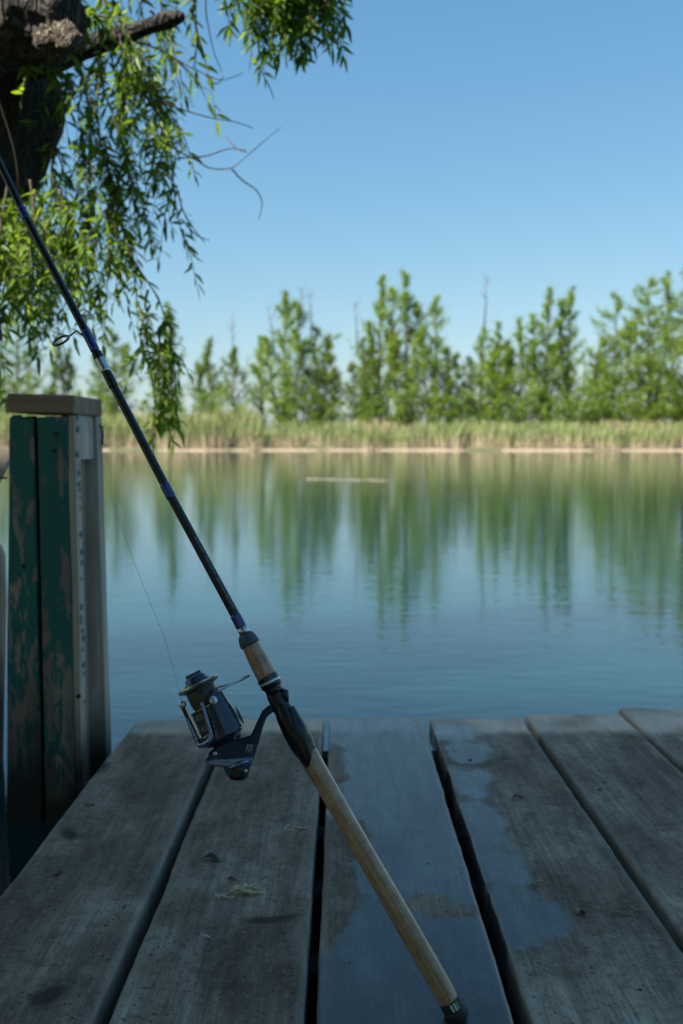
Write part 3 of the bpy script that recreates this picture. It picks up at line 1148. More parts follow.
# three bars printed on the butt collar
vdir = (CAM - RP[0]).normalized()
vdir = (vdir - axd * vdir.dot(axd)).normalized()
sdir_ = axd.cross(vdir)
for k, (an, mm) in enumerate(((-0.10, 'mark'), (0.22, 'mark'), (0.50, 'mark_green'))):
    mk = MB()
    for sgn in (1,):
        pts_ = []
        for (h, da) in ((0.0135, -0.10), (0.0135, 0.10), (0.0205, 0.10), (0.0205, -0.10)):
            t_ = an + da
            # side facing the viewer's upper right
            pts_.append(RP[0] - axd * 0.004 + axd * h + (vdir * math.cos(t_) + (sdir_ if sdir_.x > 0 else -sdir_) * math.sin(t_)) * 0.0106)
        mk.add(pts_, [(0, 1, 2, 3)])
    mk.build('printed_bar', M[mm], btc, False)

# local frame at the reel seat: u to the butt, v away from the rod to the reel side, w to the camera
S0 = RP[3]
U = (RP[2] - RP[4]).normalized()
W = (CAM - S0).normalized()
W = (W - U * W.dot(U)).normalized()
Vv = W.cross(U)
if Vv.x > 0: Vv = -Vv
PXM = 0.991 / FPX


def fr(px, py, w=0.0):
    """spot on the rod's plane, moved w metres to the camera"""
    d = ray(px, py)
    t = (S0 - CAM).dot(W) / d.dot(W)
    return CAM + d * t + W * w


def uv(u, v, w=0.0):
    return S0 + U * u + Vv * v + W * w


# reel seat: collar, barrel with a swell and a tongue over the rear cork
def seat_r(s):
    q = (s - (s_grip1 - 0.004)) / (s_col - s_grip1 + 0.004)     # 0 at rear, 1 at collar
    tbl = [(0, 0.0108), (0.12, 0.0125), (0.3, 0.0125), (0.52, 0.0108), (0.7, 0.0075), (0.84, 0.0068), (0.86, 0.0088), (0.93, 0.0088), (0.935, 0.0108), (1.0, 0.0108)]
    for (a, ra), (b_, rb_) in zip(tbl, tbl[1:]):
        if a <= q <= b_: return ra + (rb_ - ra) * (q - a) / (b_ - a)
    return tbl[-1][1]


rs = seg(s_grip1 - 0.004, s_col, seat_r, 32, 60)
# trigger bump on the side away from the reel and the tongue
rs.tube([fr(280, 690), fr(284, 693, 0.002), fr(287, 703, 0.002)], [0.003, 0.0055, 0.002], 12)
ton = []
for i in range(12):
    q = i / 11
    a = fr(288, 708, 0.002).lerp(fr(300, 738, 0.003), min(1, q * 2)).lerp(fr(312.5, 771, 0.004), max(0, q * 2 - 1))
    ton.append((a, 0.0098 * min(1, 0.6 + q * 1.2) * math.sqrt(max(0.02, 1 - max(0, q * 1.6 - 0.6) ** 2.2)) + 0.0006))
rs.tube([t[0] for t in ton], [t[1] for t in ton], 20)
seat = rs.build('reel_seat', M['black'], rod)
nb = seg(s_col - 0.0012, s_col + 0.0004, lambda s: 0.0112, 28, 3)
nb.build('locking_ring', M['silver'], seat, True, flatang=35)
nb = seg(s_col + 0.0012, s_col + 0.006, lambda s: 0.0112, 28, 3)
nb.build('locking_ring', M['navy'], seat, True, flatang=35)


def fore_r(s):
    q = (s - s_col - 0.0065) / (s_fg - s_col - 0.0065)
    return 0.0103 + 0.0006 * math.sin(q * 3.14) - 0.0016 * q


cork_map(seg(s_col + 0.0065, s_fg - 0.001, fore_r, 32, 30).build('fore_grip', M['cork'], rod), 32, s_col + 0.0065, s_fg - 0.001, 30)
wl = s_fg - 0.0008
seg(wl, wl + 0.012, lambda s: 0.0102 - 0.003 * max(0, (s - wl) / 0.012) ** 2.5, 32, 10).build('winding_check', M['winding'], rod, True, flatang=40)


def blank_r(s):
    q = (s - s_win) / (TOTAL - s_win)
    return 0.0049 - 0.0030 * q


seg(wl + 0.010, TOTAL, blank_r, 18, 160).build('blank', M['blank'], rod)
seg(wl + 0.012, wl + 0.019, lambda s: blank_r(s) + 0.0005, 22, 3).build('trim_ring', M['silver'], rod)


def wrap(px, py, ln, extra=0.0007, mat='blue_wrap', name='thread_wrap'):
    # nearest distance along the rod to this pixel
    best = min(np.linspace(0, TOTAL, 3000), key=lambda s: ((CAM_px(rod_pt(s))[0] - px) ** 2 + (CAM_px(rod_pt(s))[1] - py) ** 2))
    s0 = best - ln / 2
    e = ln * 0.12
    mb = MB()
    ss = np.linspace(s0, s0 + ln, 20)
    mb.tube([rod_pt(s) for s in ss], [blank_r(s) + extra * min(1, (s - s0) / e + 0.15, (s0 + ln - s) / e + 0.15) for s in ss], 22)
    mb.build(name, M[mat], rod)
    return best


def CAM_px(p):
    d = p - CAM
    z = d.dot(_fw)
    return 341.5 + FPX * d.x / z, 512 - FPX * d.dot(_up) / z


wrap(238.5, 621, 0.016)
wrap(168, 491, 0.018)
sg = wrap(91, 341, 0.026)
wrap(24, 213, 0.016)
wrap(98, 355, 0.008, 0.0010, 'black', 'ferrule_band')
wrap(103, 365, 0.018, 0.0009, 'silver', 'ferrule')
wrap(110, 379, 0.02, 0.0007, 'black', 'ferrule_band')

# faint lettering-like print along the butt section (too small to read in the photograph)
pm = MB()
rr_ = random.Random(5)
for i in range(46):
    q = i / 45
    px, py = 193 + (231 - 193) * q, 540 + (610 - 540) * q
    if i in (10, 11, 24, 25, 36): continue
    s = min(np.linspace(s_win, S_[(168, 491)] + 0.02, 400), key=lambda s: (CAM_px(rod_pt(s))[0] - px + 1) ** 2 + (CAM_px(rod_pt(s))[1] - py) ** 2)
    p = rod_pt(s)
    ud = (rod_pt(s + 0.01) - p).normalized()
    wd = (CAM - p).normalized()
    wd = (wd - ud * wd.dot(ud)).normalized()
    sd_ = ud.cross(wd)
    if sd_.x < 0: sd_ = -sd_
    r = blank_r(s) + 0.00012
    def sp(a, h): return p + ud * h + (wd * math.cos(a) + sd_ * math.sin(a)) * r
    a0, a1 = 0.25, 0.62
    hh = 0.00055
    st = rr_.choice(('I', 'L', 'E', 'T'))
    quads = [(a0, a1, -hh, -hh + 0.0004)]
    if st in 'LE': quads.append((a0, a0 + .12, -hh, hh * 0.9))
    if st in 'TE': quads.append((a1 - .12, a1, -hh, hh * 0.9))
    for (x0_, x1_, h0, h1) in quads:
        pm.add([sp(x0_, h0), sp(x1_, h0), sp(x1_, h1), sp(x0_, h1)], [(0, 1, 2, 3)])
pm.build('printed_mark', M['mark_dim'], rod, False)

# line guide
gp = fr(61, 340) * 0 + at(61, 340.5, 1.056)
leg0 = rod_pt(sg + 0.006)
ud = (RP[9] - RP[10]).normalized()
wdir = (CAM - leg0).normalized()
wdir = (wdir - ud * wdir.dot(ud)).normalized()
e1 = (at(69.5, 336, 1.056) - at(52, 345, 1.056)).normalized()
e2 = (wdir * 0.62 + ud * 0.78 * -0.35).normalized()
gm = MB()
vdr = (CAM - gp).normalized()
gperp = at(61 + 1.3, 340.5 + 2.7, 1.056) - at(61, 340.5, 1.056)
ring = []
for k in range(29):
    a = 2 * math.pi * k / 28
    ring.append(gp + e1 * math.cos(a) * 0.0092 + (vdr * 0.0085 + gperp) * math.sin(a))
gm.tube(ring, 0.0012, 10, caps=False)
gm.tube([gp + e1 * 0.0105, gp + e1 * 0.018 + Vector((0, 0, 0.0018)), at(82, 334.5, 1.057), leg0 + Vector((-0.002, 0, 0.001)), rod_pt(sg - 0.006) + wdir * 0.0045], [0.0010, 0.0009, 0.0010, 0.0012, 0.0008], 8)
gm.build('line_guide', M['black'], rod)

# ---- the reel (a part of the rod, with sub-parts)
bod = MB()
outline = [(211, 751), (219, 744), (240, 738), (251, 735), (257, 722), (262, 711), (268, 706), (276, 702), (281, 709), (273, 712), (267, 717), (263, 727), (258, 745), (254, 758), (251, 765), (248, 777), (243, 780.5), (231, 779.5), (226, 773), (224, 767), (208, 764), (206, 760), (206, 757)]


def loft(px_outline, half, shrink=0.86, levels=((-1.0, 0.86), (-0.8, 1.0), (0.8, 1.0), (1.0, 0.86)), thick=None):
    cx = sum(p[0] for p in px_outline) / len(px_outline)
    cy = sum(p[1] for p in px_outline) / len(px_outline)
    V, F = [], []
    n = len(px_outline)
    for (lv, sc) in levels:
        for i, (x, y) in enumerate(px_outline):
            hh = half if thick is None else thick(x, y)
            # pull inwards along the local normal
            a = Vector(px_outline[i - 1])
            b_ = Vector(px_outline[(i + 1) % n])
            t = (b_ - a).normalized()
            nr = Vector((-t.y, t.x))
            V.append(fr(x + nr.x * (1 - sc) * 9, y + nr.y * (1 - sc) * 9, lv * hh))
    L = len(levels)
    for j in range(L - 1):
        for i in range(n):
            i2 = (i + 1) % n
            F.append((j * n + i, j * n + i2, (j + 1) * n + i2, (j + 1) * n + i))
    F.append(tuple(range(n - 1, -1, -1)))
    F.append(tuple((L - 1) * n + i for i in range(n)))
    return V, F


def body_thick(x, y):
    if y < 733: return 0.0042
    return 0.0042 + min(1, (y - 733) / 14) * 0.0095


V, F = loft(outline, 0.013, levels=((-1.0, 0.78), (-0.75, 1.0), (0.75, 1.0), (1.0, 0.78)), thick=body_thick)
reel = MB().add(V, F).build('fishing_reel', M['navy'], rod, True, 0.0012)
reel['label'] = 'dark navy spinning reel with metal spool'
# foot clamped on the seat
fo = MB()
fo.tube([fr(268, 688, 0), fr(272, 696, 0), fr(279, 707, 0), fr(287, 722, 0)], [0.003, 0.0055, 0.0075, 0.005], 14)
fo.build('reel_foot', M['black'], reel)
# blue-steel side band and rear cap
band = [(205.5, 760), (216, 757.5), (236, 757), (253.5, 756.5), (252, 764), (240, 766), (226, 766.5), (208, 764.5)]
V, F = loft(band, 0.0142, levels=((-1.0, 0.85), (-0.9, 1.0), (0.9, 1.0), (1.0, 0.85)))
MB().add(V, F).build('side_band', M['navy_metal'], reel, True, 0.0008)
kc = MB()
kc.lathe(fr(238, 771.5, 0.010), W, [(0, 0.0078), (0.0035, 0.0078), (0.0048, 0.0060), (0.0052, 0.003)], 24)
kc.build('handle_cap', M['black'], reel, True, flatang=40)
kb = MB()
kb.tube([fr(229, 768, 0.013), fr(243, 762, 0.0155), fr(251, 760, 0.013)], [0.002, 0.0024, 0.0015], 10)
kb.build('trim_ridge', M['navy_metal'], reel)
# handle crank on the far side
hc = MB()
hc.tube([fr(238, 768, -0.014), fr(238, 768, -0.026), fr(234, 752, -0.032), fr(232, 735, -0.034)], [0.004, 0.004, 0.0032, 0.003], 12)
hc.tube([fr(232, 735, -0.032), fr(232, 735, -0.055)], [0.006, 0.0075], 14)
hc.build('handle', M['black'], reel)

# spool axis
A0 = fr(198.3, 685.2)
A1 = fr(222, 735.5)
RA = (A1 - A0).normalized()            # from the lip down to the body
sp = MB()
sp.lathe(A0, RA, [(-0.0020, 0.0150), (-0.0012, 0.0212), (0.0004, 0.0216), (0.0016, 0.0206), (0.0035, 0.0160)], 48)
spo = sp.build('spool_lip', M['gold'], reel, True, flatang=40)
sp = MB()
sp.lathe(A0, RA, [(0.002, 0.0130), (0.004, 0.0150), (0.016, 0.0150), (0.020, 0.0140), (0.0235, 0.0135)], 40)
sp.build('wound_line', M['line_wound'], reel)
sp = MB()
sp.lathe(A0, RA, [(0.0225, 0.0120), (0.0228, 0.0176), (0.0236, 0.0184), (0.0250, 0.0180), (0.034, 0.0182), (0.0345, 0.0177), (0.0355, 0.0177), (0.036, 0.0183), (0.042, 0.0185), (0.0424, 0.0190), (0.0436, 0.0190), (0.044, 0.0184), (0.050, 0.0184)], 48)
sks = sp.build('spool_skirt', M['spool'], reel, True, flatang=30)
sp = MB()
for (h0, r0) in ((0.0226, 0.0187), (0.0426, 0.0193)):
    sp.lathe(A0, RA, [(h0, r0 - 0.001), (h0 + 0.0002, r0), (h0 + 0.0010, r0), (h0 + 0.0012, r0 - 0.001)], 48)
sp.build('spool_rim', M['gold'], sks) if False else sp.build('spool_rim', M['gold'], reel, True, flatang=40)
dr = MB()
dr.lathe(A0, RA, [(-0.0105, 0.003), (-0.0104, 0.0070), (-0.0096, 0.0095), (-0.0078, 0.0112), (-0.0045, 0.0122), (-0.0035, 0.0136), (-0.0015, 0.0140)], 36)
dr.build('drag_knob', M['navy'], reel, True, flatang=50)
dg = MB()
dside = Vv - RA * Vv.dot(RA)
dside.normalize()
dw = RA.cross(dside)
if dw.dot(W) < 0: dw = -dw
dg.box(A0 - RA * 0.0102, (0.0080, 0.0025, 0.003), (dside, dw, RA))
dg.build('drag_grip', M['navy'], reel, True, 0.0012)


def rpt(ang, h, r):
    """spot around the spool axis: ang from the outer side towards the camera"""
    return A0 + RA * h + (dside * math.cos(ang) + dw * math.sin(ang)) * r


# rotor: open cup with two arms
rot = MB()
rot.lathe(A0, RA, [(0.0475, 0.0188), (0.0478, 0.0212), (0.049, 0.0222), (0.054, 0.0226), (0.057, 0.0222), (0.0585, 0.020), (0.062, 0.012), (0.066, 0.008)], 48)
rotor = rot.build('rotor', M['navy'], reel, True, flatang=40)


def arm(ac, h0, h1, half0, half1, r0, r1, thick, mat, name):
    """curved shell arm rising from the rotor cup"""
    V, F = [], []
    nh, na = 16, 14
    for layer in (0, 1):
        for j in range(nh + 1):
            q = j / nh
            h = h0 + (h1 - h0) * q
            hw = half0 + (half1 - half0) * q ** 0.8
            if q > 0.8: hw *= math.sqrt(max(0.02, 1 - ((q - 0.8) / 0.2) ** 2)) * 0.55 + 0.45
            r = r0 + (r1 - r0) * q
            for k in range(na + 1):
                a = ac + hw * (2 * k / na - 1)
                bulge = 0.0022 * (1 - (2 * k / na - 1) ** 2)
                V.append(rpt(a, h, r + (thick + bulge) * layer))
    m = (nh + 1) * (na + 1)
    for j in range(nh):
        for k in range(na):
            a = j * (na + 1) + k
            F.append((m + a, m + a + 1, m + a + na + 2, m + a + na + 1))
            F.append((a, a + na + 1, a + na + 2, a + 1))
    for j in range(nh):
        for k in (0, na):
            a = j * (na + 1) + k
            F.append((a, a + na + 1, m + a + na + 1, m + a) if k else (a, m + a, m + a + na + 1, a + na + 1))
    for k in range(na):
        for j in (0, nh):
            a = j * (na + 1) + k
            F.append((a, a + 1, m + a + 1, m + a) if j else (a, m + a, m + a + 1, a + 1))
    return MB().add(V, F).build(name, mat, reel, True, 0.0007)


arm(R(122), 0.0555, 0.0115, 0.80, 0.30, 0.0215, 0.0222, 0.0030, M['navy'], 'rotor_arm')
arm(R(-14), 0.0555, 0.0120, 0.34, 0.16, 0.0205, 0.0215, 0.0024, M['navy'], 'rotor_arm')
# bright U shaped rim of the window between the arms
ub = MB()
us = []
for q in np.linspace(0, 1, 30):
    if q < 0.3:
        us.append(rpt(R(10), 0.024 + (0.050 - 0.024) * q / 0.3, 0.0238))
    elif q < 0.7:
        us.append(rpt(R(10 + 62 * (q - 0.3) / 0.4), 0.0535 + 0.0012 * math.sin((q - 0.3) / 0.4 * math.pi), 0.0240))
    else:
        us.append(rpt(R(72 + 12 * (q - 0.7) / 0.3), 0.050 - (0.050 - 0.018) * (q - 0.7) / 0.3, 0.0240))
ub.tube(us, [0.0016 + 0.0010 * math.sin(math.pi * i / 29) for i in range(30)], 10)
ub.build('rotor_rim', M['navy_metal'], reel)
# pivot screw on the front arm
sc_ = MB()
pc = fr(219.5, 706, 0)
ang_s = R(108)
pv = rpt(ang_s, 0.021, 0.0262)
ow = (dside * math.cos(ang_s) + dw * math.sin(ang_s)).normalized()
sc_.lathe(pv, ow, [(0, 0.0040), (0.0012, 0.0040), (0.0018, 0.0030)], 20)
sco = sc_.build('pivot_screw', M['silver'], reel, True, flatang=40)
sc_ = MB()
sc_.box(pv + ow * 0.0019, (0.0026, 0.0005, 0.0002), (RA, ow.cross(RA), ow))
sc_.build('screw_slot', M['black'], reel, False)
for (a_deg, h0_, h1_) in ((104, 0.029, 0.053), (124, 0.027, 0.054), (142, 0.031, 0.054), (158, 0.036, 0.054)):
    rg = MB()
    n_ = 10
    rg.tube([rpt(R(a_deg + (a_deg - 118) * 0.18 * k / n_), h0_ + (h1_ - h0_) * k / n_, 0.0262 - 0.0008 * k / n_) for k in range(n_ + 1)], [0.0004 + 0.0009 * math.sin(math.pi * k / n_) for k in range(n_ + 1)], 8)
    rg.build('arm_ridge', M['navy'], reel)
for k in range(3):
    vm = MB()
    p0_, p1_ = fr(246.5 + k * 2.4, 752, 0.0140), fr(248.5 + k * 2.4, 744, 0.0140)
    vm.tube([p0_, p1_], [0.0005, 0.0005], 6)
    vm.build('body_mark', M['mark_dim'], reel)
for (px, py) in ((216, 753), (246, 770)):
    bs = MB()
    bs.lathe(fr(px, py, 0.0125), W, [(0, 0.0019), (0.0014, 0.0019), (0.002, 0.0012)], 14)
    bs.build('body_screw', M['silver'], reel, True, flatang=40)
# coils of line showing between lip and skirt
cl_ = MB()
coil = [rpt(t, 0.005 + 0.015 * (0.5 - 0.5 * math.cos(t / 7.0)), 0.0151) for t in np.linspace(0, 6.283 * 22, 22 * 22)]
cl_.tube(coil, 0.00022, 4)
cl_.build('line_coil', M['line'], reel)
# line roller on the outer arm
lr = MB()
pr = rpt(R(6), 0.0105, 0.0215)
lr.lathe(pr - dw * 0.003, dw, [(0, 0.0018), (0.0008, 0.0034), (0.003, 0.0026), (0.0052, 0.0034), (0.006, 0.0018)], 20)
lr.build('line_roller', M['gold'], reel)
# bail wire: folds out over the rod side, seen nearly edge-on
bw = MB()
b0 = rpt(R(122), 0.0150, 0.0255)
apex = fr(247.5, 676.0, 0.001)
b1 = rpt(R(-20), 0.0095, 0.0240)
mid_f = b0.lerp(apex, 0.5) + W * 0.004
far1 = b0.lerp(apex, 0.55) - W * 0.022 - RA * 0.0012
far2 = A0 - W * 0.031 + RA * 0.006
bp = []
ctrl = [b0, mid_f, apex + W * 0.001, apex - W * 0.008, far1, far2, b1]
def cat(P, n=10):
    out = []
    for i in range(len(P) - 1):
        p0, p1, p2, p3 = P[max(i - 1, 0)], P[i], P[i + 1], P[min(i + 2, len(P) - 1)]
        for k in range(n):
            t = k / n
            out.append(0.5 * ((2 * p1) + (p2 - p0) * t + (2 * p0 - 5 * p1 + 4 * p2 - p3) * t * t + (3 * p1 - p0 - 3 * p2 + p3) * t ** 3))
    out.append(P[-1])
    return out
bp = cat(ctrl)
bw.tube(bp, 0.00125, 10)
bw.build('bail_wire', M['silver'], reel)
# print on the spool skirt
def skirt_text(txt, ang, h, size, mat):
    cu = bpy.data.curves.new('lettering', 'FONT')
    cu.body = txt
    cu.size = size
    cu.extrude = 0.0
    cu.resolution_u = 3
    o = bpy.data.objects.new('lettering', cu)
    COL.objects.link(o)
    dg_ = bpy.context.evaluated_depsgraph_get()
    me = bpy.data.meshes.new_from_object(o.evaluated_get(dg_))
    bpy.data.objects.remove(o)
    off = ORG[reel.name]
    for v in me.vertices:
        a = ang + v.co.x / 0.0187
        p = rpt(a, h - v.co.y, 0.01885)
        v.co = p - off
    me.name = 'lettering'
    link('lettering', me, mat, reel, False)


skirt_text('KS', R(37), 0.0325, 0.0085, M['mark_dim'])
sk = MB()
for (a0_, a1_, h0) in ((12, 34, 0.0300), (12, 30, 0.0325), (10, 40, 0.0372), (14, 60, 0.0392), (14, 52, 0.0408)):
    n_ = 8
    for k in range(n_):
        if (k * 7 + int(h0 * 1e4)) % 4 == 0: continue
        aa, ab = R(a0_ + (a1_ - a0_) * k / n_), R(a0_ + (a1_ - a0_) * (k + 0.75) / n_)
        sk.add([rpt(aa, h0, 0.0188), rpt(ab, h0, 0.0188), rpt(ab, h0 + 0.0009, 0.0188), rpt(aa, h0 + 0.0009, 0.0188)], [(0, 1, 2, 3)])
sk.build('printed_mark', M['mark_dim'], reel, False)

# fishing line: roller to the guide, then up along the rod
fl = MB()
ctl = [pr + W * 0.002, at(165, 640, 0.995), at(143, 585, 1.01), at(122, 528, 1.025), at(95, 445, 1.04), at(70, 365, 1.05), gp - wdir * 0.004, at(20, 222, 1.075), at(-10, 150, 1.095)]
fl.tube(cat(ctl, 8), 0.00016, 5)
fl.build('fishing_line', M['line'], rod)

# ------------------------------------------------------------------ litter on the boards


def strands(px, py, n, spread, ln, name, label, cat_, mat, r=0.0007, seed=1, zmax=0.008):
    rr = random.Random(seed)
    x, y = deck(px, py)
    o = deck_w(x, y)
    mb = MB()
    for i in range(n):
        a = rr.uniform(-0.5, 0.5) + (math.pi if rr.random() < 0.5 else 0)
        if rr.random() < 0.35: a = rr.uniform(0, 6.283)
        L = ln * rr.uniform(0.4, 1.0)
        cx, cy = x + rr.gauss(0, spread), y + rr.gauss(0, spread * 0.5)
        cur = rr.uniform(-2.5, 2.5) if n > 1 else 0.3
        pts = []
        z0 = rr.uniform(0.001, zmax * 0.6)
        for k in range(7):
            q = k / 6 - 0.5
            aa = a + cur * q
            pts.append(deck_w(cx + math.cos(aa) * L * q, cy + math.sin(aa) * L * q, 0.0015 + z0 + zmax * 0.6 * (0.25 - q * q)))
        mb.tube(pts, [r * (0.5 + 0.5 * math.sin(math.pi * (k + 0.8) / 8)) for k in range(7)], 5)
    ORG[name] = o
    ob = mb.build(name, mat)
    me = ob.data
    me.transform(Matrix.Translation(-o))
    ob.location = o
    return meta(ob, label, cat_)


strands(243, 893, 26, 0.008, 0.030, 'straw_tuft', 'small tangled tuft of dry straw on the plank left of the rod handle', 'straw', M['dry'], 0.0009, 3, 0.010)
strands(226, 899, 3, 0.004, 0.024, 'straw_stalk', 'bent straw stalks poking from the left end of the tangled tuft', 'straw', M['dry'], 0.0011, 9, 0.004)
strands(300, 831, 4, 0.008, 0.026, 'straw_stalk', 'few faded dry stalks lying just left of the rod handle by the gap', 'straw', M['dry'], 0.0008, 14, 0.003)
strands(620, 914, 9, 0.012, 0.020, 'straw_tuft', 'scattered brown straw crumbs low on the right-hand plank', 'straw', M['chip'], 0.0007, 21, 0.003)
strands(538, 886, 4, 0.006, 0.022, 'straw_stalk', 'short brown stalks on the plank with the wet patches', 'straw', M['chip'], 0.0009, 23, 0.004)
strands(664, 832, 3, 0.006, 0.024, 'straw_stalk', 'brown stalks near the right edge of the dock', 'straw', M['chip'], 0.0009, 27, 0.004)
strands(206, 938, 1, 0.0005, 0.016, 'wood_splinter', 'single whitish splinter on the plank below the straw tuft', 'splinter', M['mark'], 0.0009, 31, 0.001)


def dead_leaf(px, py, L, wdt, ang, name, label, mat, curl=0.004):
    x, y = deck(px, py)
    o = deck_w(x, y)
    V, F = [], []
    n = 12
    for i in range(n + 1):
        q = i / n
        hw = wdt * math.sin(math.pi * min(0.98, max(0.02, q))) ** 0.8
        for s in (-1, 0, 1):
            lx = (q - 0.5) * L
            ly = s * hw
            z = 0.002 + curl * (s * s) * math.sin(math.pi * q) + curl * 0.8 * math.sin(q * 5)
            z = max(z, 0.0012)
            V.append(deck_w(x + lx * math.cos(ang) - ly * math.sin(ang), y + lx * math.sin(ang) + ly * math.cos(ang), z) - o)
    for i in range(n):
        for k in (0, 1):
            a = i * 3 + k
            F.append((a, a + 3, a + 4, a + 1))
    ob = MB().add(V, F).build(name, mat)
    ob.location = o
    so = ob.modifiers.new('s', 'SOLIDIFY')
    so.thickness = 0.0005
    return meta(ob, label, 'leaf')


dead_leaf(212, 861, 0.026, 0.006, -0.25, 'dead_leaf', 'dark curled leaf above the straw tuft on the plank under the reel', M['deadleaf'])
dead_leaf(232, 880, 0.012, 0.003, 0.2, 'dead_leaf', 'tiny dark leaf scrap just above the straw tuft', M['deadleaf'], 0.001)
dead_leaf(580, 914, 0.016, 0.006, 0.7, 'dead_leaf', 'tan curled leaf scrap on the plank with wet patches, near its right edge', M['chip'])
dead_leaf(518, 798, 0.020, 0.004, 0.4, 'dead_leaf', 'brown leaf scrap on the upper part of the plank with wet patches', M['deadleaf'], 0.002)
dead_leaf(514, 800, 0.012, 0.003, 1.4, 'dead_leaf', 'small pale leaf scrap against the brown leaf scrap', M['chip'], 0.001)


def chip(px, py, s, label, seed, mat='chip'):
    rr = random.Random(seed)
    x, y = deck(px, py)
    o = deck_w(x, y)
    V, F = [], []
    n = 7
    for (h, f) in ((0.0005, 1.0), (0.5, 0.95), (0.9, 0.6)):
        for k in range(n):
            a = 6.283 * k / n
            r = s * f * rr.uniform(0.65, 1.1)
            V.append(Vector((math.cos(a) * r * 1.3, math.sin(a) * r, h * s * 0.6)))
    for j in range(2):
        for k in range(n):
            k2 = (k + 1) % n
            F.append((j * n + k, j * n + k2, (j + 1) * n + k2, (j + 1) * n + k))
    F.append(tuple(range(n - 1, -1, -1)))
    F.append(tuple(2 * n + k for k in range(n)))
    ob = MB().add(V, F).build('wood_chip', M[mat], None, False)
    ob.location = o
    return meta(ob, label, 'wood chip', 'wood chips on the boards')


chip(190, 889, 0.0035, 'brown chip left of the straw tuft', 1)
chip(560, 812, 0.003, 'small chip high on the plank with wet patches', 2)
chip(428, 864, 0.002, 'tiny crumb on the wet plank beside its right gap', 3, 'deadleaf')
chip(350, 862, 0.002, 'tiny crumb left of the rod handle on the wet plank', 4, 'deadleaf')
chip(605, 783, 0.003, 'dark crumb on the plank second from the right', 5, 'deadleaf')
chip(150, 868, 0.002, 'tiny crumb near the right edge of the outermost left plank', 6, 'deadleaf')
chip(112, 995, 0.002, 'tiny crumb on the outermost left plank, close to the viewer', 7, 'deadleaf')
chip(640, 990, 0.002, 'tiny crumb at the lower right on the plank second from the right', 8, 'deadleaf')

# grit too small to count
mb = MB()
for i in range(700):
    x = random.uniform(-0.40, 0.9)
    y = random.uniform(0.75, 1.95)
    if any(abs(x - g) < 0.014 for g in (-0.2265, -0.03, 0.171, 0.3725, 0.58, 0.79)): continue
    s = random.uniform(0.0003, 0.0010)
    a = random.uniform(0, 6.283)
    c = deck_w(x, y, 0.0012)
    dx = Vector((math.cos(a), math.sin(a), 0)) * s * random.uniform(1, 3)
    dy = Vector((-math.sin(a), math.cos(a), 0)) * s
    mb.add([c - dx, c + dy, c + dx, c - dy, c + Vector((0, 0, s))], [(0, 1, 4), (1, 2, 4), (2, 3, 4), (3, 0, 4), (3, 2, 1, 0)])
meta(mb.build('grit', M['chip'], None, False), 'fine grit and crumbs scattered over the dock boards', 'grit', kind='stuff')

# ------------------------------------------------------------------ willow
WB = Vector((-2.35, 2.2, 0.2))
wil = thing('willow_tree', WB, 'old willow leaning over the dock with rough bark and drooping leafy sprays, upper left', 'tree')


def rough_limb(pts, radii, name, mat, parent, n=40, amp=0.12, sub=10, seed=0.0, fq=1.0):
    P = cat([Vector(p) for p in pts], sub)
    Rr = np.interp(np.linspace(0, 1, len(P)), np.linspace(0, 1, len(radii)), radii)
    mb = MB().tube(P, list(Rr), n)
    V = []
    for i, v in enumerate(mb.v):
        p = Vector(v)
        j = min(i // n, len(P) - 1)
        d = p - P[j]
        k = amp * noise.fractal(p * 3.2 * fq + Vector((seed, 0, 0)), 1.0, 2.0, 4) + amp * 0.5 * noise.noise(p * 14 * fq)
        V.append(tuple(P[j] + d * (1 + k)))
    mb.v = V
    return mb.build(name, mat, parent)


T = lambda px, py, d: at(px, py, d)
trunk_pts = [WB - Vector((0.15, 0, 0.4)), Vector((-2.1, 2.25, 0.7)), T(-190, 235, 2.75), T(-58, 112, 2.7), T(-35, -40, 2.62), T(60, -420, 2.5), Vector((-0.7, 1.6, 3.6))]
rough_limb(trunk_pts, [0.38, 0.33, 0.30, 0.29, 0.25, 0.2, 0.16], 'trunk', M['bark_dark'], wil, 72, 0.14)
# heavy forked limb whose underside fills the corner
rough_limb([T(-170, 40, 2.55), T(-80, 15, 2.40), T(-10, 14, 2.3), T(42, 16, 2.24), T(66, 14, 2.2)], [0.17, 0.15, 0.125, 0.10, 0.06], 'limb', M['bark'], wil, 90, 0.24, sub=14, seed=3.0, fq=1.8)
rough_limb([T(48, 36, 2.2), T(62, 40, 2.16), T(74, 42, 2.13), T(82, 44, 2.12)], [0.034, 0.029, 0.027, 0.019], 'branch_stub', M['stubwood'], wil, 40, 0.55, seed=8.0, fq=6.0)
rough_limb([T(28, 62, 2.5), T(70, 52, 2.46), T(110, 40, 2.42), T(150, 26, 2.38), T(168, 20, 2.36), T(184, 16, 2.35)], [0.046, 0.036, 0.026, 0.019, 0.020, 0.007], 'broken_branch', M['bark_dark'], wil, 26, 0.35, seed=5.0)
# big limbs of the crown, over and behind the viewer
rough_limb([trunk_pts[-1], Vector((-0.9, 0.4, 4.2)), Vector((-1.2, -1.2, 4.6))], [0.16, 0.12, 0.05], 'limb', M['bark'], wil, 18, 0.1, seed=6)
rough_limb([Vector((-2.1, 2.25, 0.9)), Vector((-2.5, 1.2, 2.4)), Vector((-3.0, -0.2, 3.8)), Vector((-3.4, -1.6, 4.6))], [0.22, 0.18, 0.12, 0.05], 'limb', M['bark'], wil, 18, 0.1, seed=7)
